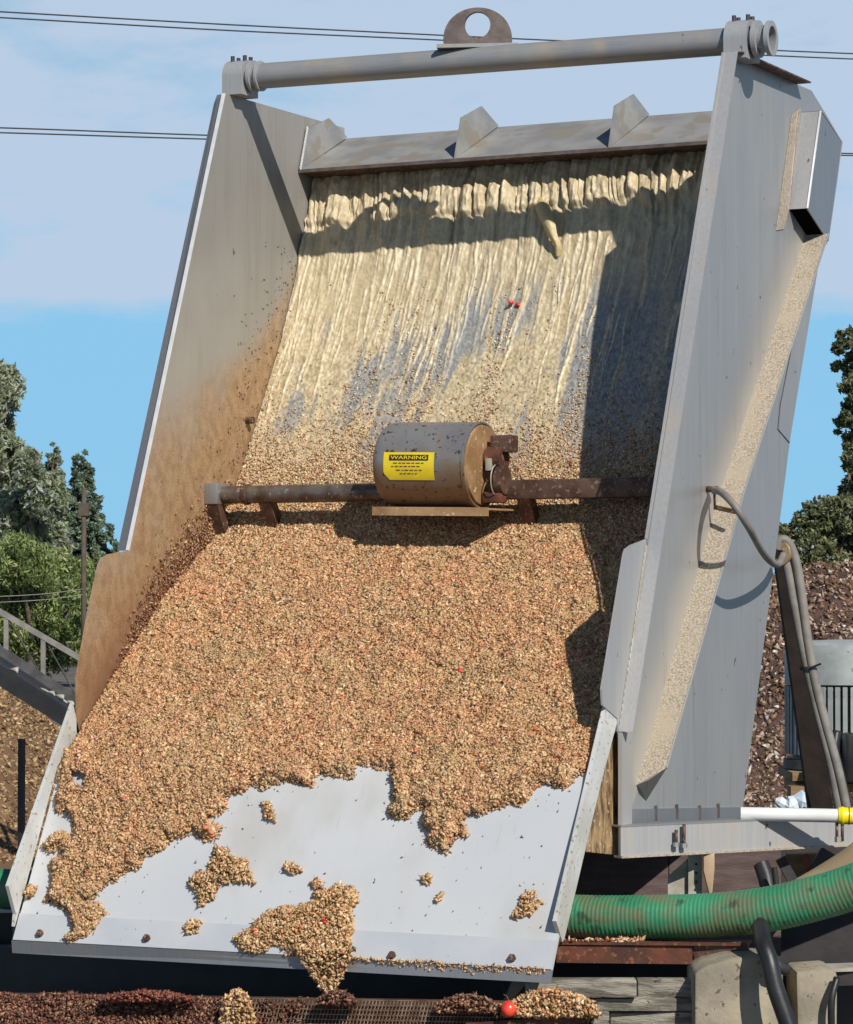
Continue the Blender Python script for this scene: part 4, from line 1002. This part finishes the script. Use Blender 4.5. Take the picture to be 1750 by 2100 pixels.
# red crumbs crusted on the left wall just above the pulp, and flecks higher up
n = 4200; t = rng.uniform(0, 1, n); s = seg[6]+.05+(seg[10]-seg[6]-.2)*t; P, N = deck(np.full(n, .004), s, 0.0)
off = np.abs(rng.normal(0, .06, n))*np.clip(1.3-np.abs(t-.42)*2.2, .1, 1.1); P = P+N*off[:, None]; P[:, 0] = .003+rng.uniform(0, .008, n)
V, Fc, Cc = grains(P, np.tile([1., 0, 0], (n, 1)), .0047, palette(n, [(.22, .085, .045), (.32, .15, .07), (.48, .29, .15), (.12, .045, .03)], [4, 5, 5, 2], .2), (1.2, .6, .4), .7)
o = raw_mesh('wall_crumb', V, Fc, PULP, pulp, col=Cc); o['kind'] = 'stuff'
n = 260; t = rng.uniform(0, 1, n); s = seg[3]+(seg[7]-seg[3])*t; P, N = deck(np.full(n, .004), s, 0.0); off = np.abs(rng.normal(0, .12, n)); P = P+N*off[:, None]; P[:, 0] = .002
V, Fc, Cc = grains(P, np.tile([1., 0, 0], (n, 1)), .0036, palette(n, [(.10, .06, .04), (.2, .12, .07)], [1, 1], .2), (1.2, .6, .4), .3)
o = raw_mesh('wall_fleck', V, Fc, PULP, pulp, col=Cc); o['kind'] = 'stuff'
# red fruit pieces
REDM = simple('red_fruit_skin', (.62, .02, .015), (.75, .08, .04), 30, .3, 0, .1)
ORM = simple('orange_red_pulp', (.55, .13, .06), (.62, .20, .09), 40, .5)
reds = [(1050, 627, .018, 'bright red fruit scrap high on the cream coloured flow', REDM), (942, 1376, .017, 'bright red fruit scrap at the middle of the pulp mass', REDM),
        (968, 1203, .013, 'faint red scrap in the pulp below the drum', ORM), (404, 1417, .015, 'orange red scrap in the left part of the pulp mass', ORM), (404, 1487, .016, 'red scrap in the lower left of the pulp mass', ORM),
        (432, 1706, .017, 'red scrap at the lower edge of the pulp mass', ORM), (185, 1753, .016, 'red scrap in the tongue of pulp by the left flap', ORM), (850, 1541, .016, 'red scrap just above the white bay at the centre', ORM),
        (855, 1590, .013, 'red scrap at the top of the right pulp tongue', ORM), (1104, 1503, .014, 'red scrap at the right side of the pulp mass', ORM), (666, 1890, .011, 'small crimson scrap on the largest separate clump', REDM),
        (524, 1914, .013, 'red scrap on the left end of the largest clump', ORM)]
for px, py, sz, lab, mt in reds:
    P, N = deck_at(px, py, .022 if py > 1000 else .012); mm = MB()
    for j in range(3):
        q = P+rng.normal(0, sz*.45, 3); d_ = nv(rng.normal(0, 1, 3)); mm.tube([q-d_*sz*.6, q-d_*sz*.2, q+d_*sz*.3, q+d_*sz*.6], 1, 7, rr=[.002, sz*.42, sz*.38, .002])
    tag(mm.build('fruit_scrap', mt, smooth=True), lab, 'fruit scrap', 'red fruit scraps in the pulp')

# ------------------------------------------------------------------ supporting frame and things at the lower right
dv = np.array([math.sin(.553), math.cos(.553), 0.0])
fr0 = PX(1270, 1700, W+.012)
fz1 = PX(1285, 1694, W+.012)[2]; fz0 = PX(1278, 1754, W+.012)[2]
nrmf = np.array([dv[1], -dv[0], 0])
fb = thing('support_beam', 'pale steel support beam under the right side panel, running out to the right', 'beam', (fr0[0], fr0[1], 0))
st = fr0.copy(); st[2] = (fz0+fz1)/2; st = st+nrmf*.004
MB().box(st+dv*.75, (1.5, .008, fz1-fz0), (dv, nrmf, (0, 0, 1))).build('beam_web', STEEL_PALE, fb)
MB().box(st+dv*.75+np.array([0, 0, -(fz1-fz0)/2-.003])-nrmf*.01, (1.5, .04, .006), (dv, nrmf, (0, 0, 1))).build('beam_flange', SANDY, fb)
MB().box(st+dv*.75+np.array([0, 0, (fz1-fz0)/2+.003])-nrmf*.02, (1.5, .05, .005), (dv, nrmf, (0, 0, 1))).build('beam_flange', STEEL, fb)
def on_beam(px, py, e=.006):       # point on the beam's web
    d = ray(px, py); q = st+nrmf*e; t = ((q-CAM)@nrmf)/(d@nrmf); return CAM+d*t
for px, h0, h1 in ((1387, 1702, 1736), (1403, 1690, 1738)):
    a, b_2 = on_beam(px, h0, .02), on_beam(px, h1, .02)
    MB().tube([a, b_2], .0055, 8).build('stud', DARKRUST, fb, smooth=True); MB().tube([b_2+[0, 0, .012], b_2-[0, 0, .0]], .010, 6).build('nut', STEEL, fb)
# white pipe with yellow coupling lying along the top of the beam
D1 = float((on_beam(1600, 1690)-CAM)@FW)-.03
pv = thing('pvc_pipe', 'white plastic pipe with a yellow coupling lying above the beam', 'pipe', PD(1620, 1671, D1))
a, b_2 = PD(1519, 1669, D1), PD(1722, 1673, D1-.02); ddv = nv(b_2-a)
MB().ring(a, b_2, .016, .0205, 24).build('pipe_body', PVC, pv, auto=True)
MB().tube([a+ddv*.01, a+ddv*.012], .0165, 16).build('pipe_bore', DARKSTEEL, pv)
y0 = b_2-ddv*.004
MB().tube([y0, y0+ddv*.012, y0+ddv*.02, y0+ddv*.15, y0+ddv*.3], 1, 26, rr=[.024, .028, .025, .025, .025]).build('coupling', YELLOW, pv, auto=True)
MB().tube([y0+ddv*.03, y0+ddv*.033], .0262, 26).build('coupling_ring', DARKRUST, pv, auto=True)
for q in (-.004, .012):
    p = y0+ddv*q; MB().tube([p+[0, 0, -.01], p+[0, 0, -.075]], .005, 8).build('clamp_leg', DARKRUST, pv, smooth=True)
MB().tube([y0+[0, 0, -.062], y0+[0, 0, -.078]], .011, 6).build('clamp_nut', BRACKET, pv)
# background tank wall below the beam
tk = thing('brown_steel_tank', 'scratched brown steel tank wall below the support beam', 'tank', foot(1400, 9.75))
for px0, px1 in ((1120, 1371), (1373, 1602)):
    MB().prism([PD(px0, 1738, 9.75), PD(px1, 1732, 9.75), PD(px1, 1960, 9.75), PD(px0, 1960, 9.75)], (-.05, .1, 0)).build('tank_panel', TANKM, tk)
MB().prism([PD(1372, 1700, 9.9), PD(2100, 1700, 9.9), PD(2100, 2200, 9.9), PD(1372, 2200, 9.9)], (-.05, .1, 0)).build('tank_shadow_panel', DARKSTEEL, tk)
# post with gusset
ps = thing('support_post', 'pale galvanised post and gusset holding up the support beam', 'post', foot(1420, 9.2))
Dp = 9.2
MB().prism([PD(1412, 1755, Dp), PD(1440, 1752, Dp), PD(1440, 1850, Dp), PD(1412, 1850, Dp)], (-.02, .045, 0)).build('post_leg', BRACKET, ps)
MB().prism([PD(1411, 1760, Dp+.02), PD(1411, 1850, Dp+.02), PD(1370, 1850, Dp+.02), PD(1370, 1797, Dp+.02)], (0, .01, 0)).build('gusset', BRACKET, ps)
for y in (1772, 1790, 1808, 1822):
    q = PD(1428, y, Dp-.002); MB().tube([q, q-FW*.004], .004, 8).build('bolt', DARKSTEEL, ps)
MB().prism([PD(1443, 1752, 9.15), PD(1466, 1750, 9.15), PD(1466, 1782, 9.15), PD(1461, 1835, 9.15), PD(1455, 1835, 9.15), PD(1443, 1785, 9.15)], (-.015, .03, 0)).build('tan_wedge', TANPLASTIC, ps, bevel=.003)
# black stub
sp_ = [PD(1562, 1772, 9.1), PD(1572, 1800, 9.08), PD(1580, 1840, 9.05)]
tag(MB().tube(sp_, .024, 20, rr=[.024, .025, .024]).build('rubber_stub', BLACK, auto=True), 'black rubber stub rising behind the green hose', 'hose stub')
tag(MB().tube([PD(1588, 1778, 9.0), PD(1596, 1840, 9.0)], .009, 12).build('black_pin', DARKSTEEL, auto=True), 'thin dark pin just right of the black rubber stub', 'pin')
# rusty junk under the beam end
jk = thing('rusted_bracket', 'rusted timber bracket below the beam, above the green hose', 'bracket', foot(1650, 9.5))
MB().prism([PD(1612, 1752, 9.5), PD(1682, 1750, 9.5), PD(1684, 1800, 9.5), PD(1650, 1812, 9.5), PD(1608, 1780, 9.5)], (-.02, .05, 0)).build('plate', TIMBER, jk)
MB().bar(PD(1600, 1760, 9.4), PD(1640, 1830, 9.4), .02, .03).build('strap', DARKSTEEL, jk); MB().bar(PD(1650, 1752, 9.42), PD(1668, 1812, 9.42), .012, .02).build('strap', RUSTY, jk)
MB().bar(PD(1700, 1745, 9.42), PD(1640, 1850, 9.42), .02, .05).build('strap', DARKSTEEL, jk)
# green hose
_h0 = PD(1190, 1881, 8.93); path = [_h0+np.array([x, 0, 0]) for x in (-3.2, -2.4, -1.6, -.8, -.3)]
yy = -1.0
path += [PD(1205, 1881, 8.93), PD(1330, 1881, 8.86), PD(1450, 1878, 8.80), PD(1560, 1867, 8.74), PD(1650, 1848, 8.70), PD(1740, 1822, 8.66), PD(1860, 1775, 8.6), PD(2000, 1700, 8.5)]
sp = np.array(spline(path, 24)); dl = np.r_[0, np.cumsum(np.linalg.norm(np.diff(sp, axis=0), axis=1))]
st_ = np.arange(0, dl[-1], .0028); cen = np.stack([np.interp(st_, dl, sp[:, i]) for i in range(3)], 1)
rad = (.0620)+.0020*np.abs(np.sin(st_*math.pi/.0125))
tag(MB().tube(list(cen), 1, 30, rr=list(rad)).build('green_hose', GREEN, smooth=True), 'thick green ribbed suction hose running behind the chute', 'hose')
# brown hose sleeve behind, rising right
tag(MB().tube(spline([PD(1640, 1835, 8.95), PD(1700, 1800, 8.95), PD(1760, 1760, 8.95), PD(1830, 1700, 8.95)], 5), .045, 20).build('canvas_hose', simple('canvas_hose', (.30, .24, .14), (.22, .16, .09), 10, .8), smooth=True), 'dusty tan hose rising to the right above the green hose', 'hose')
# rusty beam under the hose
rb = thing('rusty_channel', 'rusty brown steel channel under the green hose', 'channel', foot(1340, 8.8))
a, b_2 = PD(1142, 1955, 8.84), PD(1538, 1952, 8.72); dd_ = nv(b_2-a)
MB().bar(PD(1142, 1955, 8.84), PD(1420, 1958, 8.76), .012, .052).build('channel_web', RUSTY, rb)
MB().bar(PD(1424, 1952, 8.77), PD(1536, 1947, 8.72), .012, .045).build('channel_web', DARKRUST, rb)
MB().bar(PD(1142, 1931, 8.88), PD(1538, 1934, 8.76), .10, .006).build('channel_flange', RUSTY, rb)
n = 160; P = np.array([PD(random.choice([random.uniform(1150, 1320), random.uniform(1255, 1310)]), 1927+random.uniform(-2, 3), 8.82) for _ in range(n)])
V, Fc, Cc = grains(P, np.tile([0, 0, 1.], (n, 1)), .009, palette(n, [(.6, .45, .28), (.45, .18, .08), (.2, .08, .05)], [3, 3, 2]), tilt=.9)
tag(raw_mesh('pulp_litter', V, Fc, PULP, None, col=Cc), 'scraps of pulp strewn along the top of the rusty channel', 'pulp', kind='stuff')
# dark sheet added for the shade in the gap under the channel
MB_ = MB().prism([PD(1110, 1960, 9.05), PD(1560, 1960, 8.95), PD(1560, 2140, 8.95), PD(1110, 2140, 9.05)], (-.05, .1, 0)).build('pit_shade_sheet', DARKSTEEL)
tag(MB_, 'dark sheet painting the shade of the gap behind the weathered boards', 'wall')
# weathered boards and concrete
bd = thing('board_wall', 'weathered grey plank wall at the bottom right of the chute', 'wall', foot(1280, 8.66))
Db = 8.7
rows = [(2010, 2046), (2048, 2074), (2076, 2102), (2104, 2150), (2152, 2230)]
for i, (ya, yb_) in enumerate(rows):
    for xa, xb in (((1098, 1306), (1308, 1432)) if i == 0 else (((1140, 1430),) if i % 2 else ((1140, 1250), (1252, 1434)))):
        j = random.uniform(-.006, .006); xa2 = xa if i else xa-(20 if xa < 1200 else 0)
        MB().prism([PD(xa2, ya, Db+j), PD(xb, ya, Db-.06+j), PD(xb, yb_, Db-.06+j), PD(xa2, yb_, Db+j)], (-.03, .06, 0)).build('plank', BOARD, bd, bevel=.003)
def conc(pts, D0_, lab, dep=.25):
    P = [PD(x, y, D0_) for x, y in pts]; o = MB().prism(P, (-.446*dep, .895*dep, 0)).build('concrete_block', CONC, bevel=.012); tag(o, lab, 'concrete block', 'concrete blocks at the lower right')
conc([(1424, 1995), (1452, 1978), (1500, 1966), (1560, 1962), (1596, 1968), (1606, 1986), (1612, 2300), (1424, 2300)], 8.55, 'large rounded concrete block right of the weathered planks')
conc([(1632, 1992), (1700, 1988), (1718, 1994), (1716, 2300), (1640, 2300)], 8.6, 'narrow concrete block right of the black diagonal pipe')
tag(MB().prism([PD(1590, 2300, 8.9), PD(2200, 2300, 8.9), PD(2200, 1992, 8.9), PD(1590, 1992, 8.9)], (-.1, .2, 0)).build('steel_sump', DARKSTEEL), 'dark steel sump at the bottom right corner', 'sump')
tag(MB().bar(PD(1660, 1986, 8.75), PD(1900, 1978, 8.75), .12, .01).build('angle_iron', BRACKET), 'pale angle iron lying on top of the dark sump', 'angle iron')
tag(MB().tube(spline([PD(1717, 2005, 8.58), PD(1706, 2050, 8.56), PD(1706, 2120, 8.56), PD(1712, 2220, 8.56)], 6), .010, 12).build('cable_loop', BLACK, smooth=True), 'black cable hanging down the narrow concrete block', 'cable')
tag(MB().tube(spline([PD(1560, 1900, 8.62), PD(1566, 1935, 8.50), PD(1578, 1970, 8.46), PD(1592, 2030, 8.44), PD(1622, 2120, 8.42), PD(1650, 2240, 8.40)], 8), .024, 20).build('black_pipe', BLACK, smooth=True), 'black plastic pipe slanting down past the large concrete block', 'pipe')
tag(MB().tube(spline([PD(1560, 1880, 8.72), PD(1566, 1930, 8.56), PD(1590, 1975, 8.50), PD(1612, 1990, 8.52)], 6), .016, 14).build('black_elbow', DARKSTEEL, smooth=True), 'dark elbow joint under the green hose', 'pipe')

# ------------------------------------------------------------------ sump mesh at the bottom
sm = thing('wire_mesh_trough', 'rusty wire mesh trough caked with pomace below the chute lip', 'trough', (0.6, -1.6, 0))
DM0, DM1 = 9.25, 8.95
def mesh_pt(a, b_):       # a across 0..1, b 0 top .. 1 bottom
    p = PY(-160+a*(1215+160), 2036+a*22, -1.38); q = p+np.array([.0, -.20, -.34]); return p*(1-b_)+q*b_
mm = MB(); nxw = 190; nyw = 26
for i in range(nxw+1): mm.bar(mesh_pt(i/nxw, 0), mesh_pt(i/nxw, 1), .0022, .0022, (0, 1, 0))
for j in range(nyw+1): mm.bar(mesh_pt(0, j/nyw)+[0, -.0022, 0], mesh_pt(1, j/nyw)+[0, -.0022, 0], .0022, .0022)
wm = mm.build('wire_mesh', simple('mesh_wire', (.34, .24, .16), (.15, .085, .05), 30, .6, .3), sm); wm['kind'] = 'stuff'
MB().prism([mesh_pt(0, .0)+[0, .03, 0], mesh_pt(1, .0)+[0, .03, 0], mesh_pt(1, 1)+[0, .03, 0], mesh_pt(0, 1)+[0, .03, 0]], (0, .01, 0)).build('mesh_backing', simple('pomace_backing', (.035, .018, .012), (.07, .035, .02), 30, .9), sm)
MB().bar(mesh_pt(.83, .18)+[0, -.03, -.0], mesh_pt(1.0, .10)+[0, -.03, 0], .03, .022).build('edge_bar', RUSTY, sm)
# inside of the trough under the chute, its shade painted as black plates
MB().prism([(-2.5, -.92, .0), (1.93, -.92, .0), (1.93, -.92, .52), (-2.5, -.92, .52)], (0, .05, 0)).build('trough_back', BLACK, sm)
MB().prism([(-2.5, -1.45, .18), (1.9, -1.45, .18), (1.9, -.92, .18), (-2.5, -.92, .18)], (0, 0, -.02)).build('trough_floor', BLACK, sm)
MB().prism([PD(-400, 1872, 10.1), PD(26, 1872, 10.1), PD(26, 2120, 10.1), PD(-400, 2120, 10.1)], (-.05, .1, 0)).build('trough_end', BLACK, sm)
def caked(px0, px1, bands, n, lab, cols, wts, sz=.0068, top=True):
    P = []
    for _ in range(n):
        px = random.uniform(px0, px1); a = (px+160)/1375
        b_ = random.random()**bands; P.append(mesh_pt(a, b_)+np.array([0, -.004-.012*random.random(), .002]))
    P = np.array(P); hh = fbm(P[:, 0]*9, P[:, 1]*0+2, 3, 77); P[:, 2] += (hh-.45)*.05*np.exp(-((mesh_pt(.5, 0)[2]-P[:, 2])/.06)**2)
    V, Fc, Cc = grains(P, np.tile([0, -.8, .5], (len(P), 1)), sz, palette(len(P), cols, wts, .2), (1.1, .68, .5), .8)
    tag(raw_mesh('caked_pomace', V, Fc, PULP, None, col=Cc), lab, 'pomace', kind='stuff')
BR = [(.13, .045, .025), (.21, .09, .05), (.07, .03, .02), (.34, .19, .10)]
caked(-150, 470, 1.3, 17000, 'dark reddish pomace caked over the left part of the mesh trough', BR, [4, 4, 3, 1.5])
caked(455, 640, 1.0, 900, 'thin smear of pomace on the mesh beside the hanging clump', BR, [4, 4, 3, 1.5])
def pile(cx, cy, rx, ry, D, n, cols, wts, lab, sz=.0068):
    P = []; n = int(n*1.6)
    for _ in range(n):
        a = random.uniform(0, math.pi); r = random.random()**.5
        P.append(PY(cx+rx*r*math.cos(a)*random.uniform(.8, 1.15), cy-ry*r*math.sin(a)*random.uniform(.8, 1.1)+random.uniform(-2, 2), -1.42+random.uniform(-.05, .03)))
    P = np.array(P); V, Fc, Cc = grains(P, np.tile([0, -.6, .7], (n, 1)), sz, palette(n, cols, wts, .2), (1.1, .68, .5), .9)
    tag(raw_mesh('pulp_heap', V, Fc, PULP, None, col=Cc), lab, 'pulp', 'little heaps on the trough edge')
pile(486, 2100, 34, 68, 9.12, 1600, PC, PW, 'tall pale tuft of pulp on the left of the mesh trough')
pile(690, 2060, 38, 26, 9.12, 700, BR, [4, 4, 3, 2], 'low dark mound on the middle of the mesh')
pile(960, 2076, 66, 34, 8.98, 1600, BR+[(.4, .26, .12)], [3, 4, 3, 2, 2], 'brown mound left of the red fruit')
pile(1130, 2084, 90, 52, 8.90, 4200, PC+[(.5, .17, .05)], PW+[3], 'orange tan mound right of the red fruit')
pile(300, 2052, 90, 18, 9.22, 1200, [(.28, .07, .035), (.16, .06, .04)], [2, 3], 'reddish ridge of pomace on the left rim of the trough')
c_ = PY(1044, 2069, -1.47); mm = MB(); mm.tube([c_+np.array([0, 0, .0235])*t for t in np.linspace(-1, 1, 13)], 1, 18, rr=[.0225*math.sqrt(max(0, 1-t*t))*(1-.08*t)+1e-4 for t in np.linspace(-1, 1, 13)])
rf = mm.build('red_fruit', REDM, smooth=True); tag(rf, 'whole bright red round fruit on the trough edge', 'fruit')
MB().tube([c_+[0, 0, .022], c_+[-.006, 0, .034], c_+[-.016, 0, .038]], .0016, 6).build('stalk', BARK, rf)

# ------------------------------------------------------------------ cable, strut, motor
hk = thing('grey_hose', 'grey rubber hose bracketed off the side panel, looping over the strut', 'hose', PX(1465, 1005, W+.1))
h_pts = [PX(1465, 1006, W+.03), PX(1480, 1010, W+.10), PX(1506, 1036, W+.17), PX(1535, 1080, W+.20), PX(1562, 1128, W+.18), PX(1582, 1152, W+.13), PX(1597, 1157, W+.08), PX(1607, 1138, W+.06)]
MB().tube(spline(h_pts, 8), .0115, 14).build('hose_run', HOSEGREY, hk, smooth=True)
P = PX(1465, 1003, W+.03); MB().tube([P+[-.024, 0, .0], P+[.012, 0, 0]], .010, 10).build('hook', DARKRUST, hk, smooth=True)
MB().tube([P+[0, 0, 0], P+[0, .005, -.062]], .004, 8).build('hook', DARKRUST, hk, smooth=True)
MB().bar(PX(1466, 1040, W+.03), PX(1510, 1050, W+.112), .01, .014).build('clip_bar', DARKRUST, hk)
Ds = 10.36
MB().ring(PD(1594, 1134, Ds-.03), PD(1604, 1134, Ds), .022, .046, 24).build('grommet', STAIN, hk, auto=True)
h1 = [PD(x, y, Ds-.02) for x, y in ((1603, 1118), (1614, 1160), (1634, 1262), (1656, 1370), (1680, 1470), (1704, 1565), (1722, 1662), (1738, 1760))]
h2 = [PD(x, y, Ds-.03) for x, y in ((1594, 1128), (1600, 1108), (1616, 1112), (1632, 1150), (1644, 1220), (1656, 1310), (1672, 1400), (1695, 1490), (1718, 1575), (1738, 1668), (1752, 1760))]
MB().tube(spline(h1, 8), .0165, 14).build('hose_run', HOSEGREY, hk, smooth=True)
MB().tube(spline(h2, 8), .016, 14).build('hose_run', HOSEGREY, hk, smooth=True)
MB().ring(PD(1655, 1366, Ds-.02), PD(1656, 1372, Ds-.02), .022, .026, 16).build('cable_tie', BLACK, hk)
MB().tube([PD(1662, 1370, Ds-.05), PD(1684, 1361, Ds-.06)], .004, 6).build('cable_tie_tail', BLACK, hk)
stt = thing('strut', 'dark steel strut slanting down behind the grey hoses', 'strut', foot(1690, 10.5))
MB().prism([PD(1588, 1130, 10.5), PD(1612, 1122, 10.5), PD(1650, 1260, 10.5), PD(1716, 1700, 10.5), PD(1666, 1700, 10.5)], (-.03, .06, 0)).build('strut_web', simple('strut_brown', (.012, .009, .008), (.022, .015, .012), 14, .8, spec=.2), stt)
# motor
Dm = 12.5; sc = Dm/F
mt = thing('electric_motor', 'grey finned vertical electric motor standing before the husk heap', 'motor', foot(1745, Dm))
mc = PD(1748, 1480, Dm); rM = 138*sc
def zc(py): return PD(1748, py, Dm)[2]
def ringpt(z): return np.array([mc[0], mc[1], z])
MB().tube([ringpt(zc(1402)), ringpt(zc(1340)), ringpt(zc(1322)), ringpt(zc(1315)), ringpt(zc(1312))], 1, 44, rr=[rM*1.0, rM*1.0, rM*.97, rM*.88, rM*.3]).build('fan_cowl', MOTORM, mt, auto=True)
MB().tube([ringpt(zc(1556)), ringpt(zc(1402))], rM*.88, 40).build('motor_body', MOTORDK, mt, auto=True)
MB().tube([ringpt(zc(1574)), ringpt(zc(1556))], rM*1.02, 40).build('motor_flange', MOTORDK, mt, auto=True)
fin = None
for i in range(56):
    a = 2*math.pi*i/56; d_ = np.array([math.cos(a), math.sin(a), 0]); t_ = np.array([-d_[1], d_[0], 0])
    if fin is None:
        fin = MB().box(ringpt((zc(1545)+zc(1406))/2)+d_*rM*.93, (rM*.14, .017, zc(1406)-zc(1545)), (d_, t_, (0, 0, 1))).build('fin', MOTORM, mt)
        fin.location = (0, 0, 0)
        # recentre the fin on the motor axis so copies only need a turn
        me = fin.data; offv = ringpt(0)-wloc(mt)
        for vv_ in me.vertices: vv_.co = vv_.co-Vector(offv)
        fin.location = tuple(offv)
    else:
        f2 = fin.copy(); f2.rotation_euler = (0, 0, a); COL.objects.link(f2); f2.parent = mt
cb = MB().box(PD(1752, 1545, Dm)-np.array([FW[0], FW[1], 0])*(rM+.06), (.17, .14, .19), (RT, np.cross((0, 0, 1), RT), (0, 0, 1))).build('terminal_box', BLACK, mt, bevel=.012)
MB().tube(spline([PD(1716, 1500, Dm-.45), PD(1712, 1540, Dm-.47), PD(1726, 1600, Dm-.45), PD(1742, 1680, Dm-.45)], 6), .02, 12).build('conduit', BLACK, mt, smooth=True)
tb = thing('timber_stand', 'old timber stand carrying the grey finned motor', 'stand', foot(1745, Dm))
wz = zc(1576)
MB().box((mc[0], mc[1], wz-.02), (rM*2.0, rM*1.8, .035), (RT, np.cross((0, 0, 1), RT), (0, 0, 1))).build('stand_top', TIMBER, tb, bevel=.004)
MB().box((mc[0], mc[1], wz-.065), (rM*1.85, rM*1.6, .035), (RT, np.cross((0, 0, 1), RT), (0, 0, 1))).build('stand_top', TIMBER, tb, bevel=.004)
for sx_ in (-1, 1):
    for sy_ in (-1, 1):
        p = mc+RT*sx_*rM*.62+np.cross((0, 0, 1), RT)*sy_*rM*.6; MB().box((p[0], p[1], (wz-.085)/2), (.10, .10, wz-.085), (RT, np.cross((0, 0, 1), RT), (0, 0, 1))).build('leg', TIMBER, tb, bevel=.005)
# crumpled bag
P0 = PD(1630, 1648, 12.0); mm = MB(); n = 10
pts = [P0+RT*t*.075+np.array([0, 0, .012*math.sin(t*5)]) for t in np.linspace(-1, 1, n)]
mm.tube(pts, 1, 9, rr=[.004+.034*math.sin(math.pi*(i+.5)/n)*(1+.3*math.sin(i*2.3)) for i in range(n)])
tag(mm.build('plastic_bag', BAGM), 'crumpled pale blue plastic bag behind the white pipe', 'bag')
lg = thing('scrap_timber', 'short dark timber propped behind the pale blue bag', 'timber', PD(1585, 1700, 12.4))
MB().box(PD(1660, 1690, 12.2), (.16, .12, .30), (RT, np.cross((0, 0, 1), RT), (0, 0, 1))).build('timber_block', TIMBER, lg, bevel=.004)
print('tris', sum(sum(len(p.vertices)-2 for p in o.data.polygons) if len(o.data.polygons) < 3000 else len(o.data.polygons)*(len(o.data.polygons[0].vertices)-2) for o in bpy.data.objects if o.type == 'MESH'))
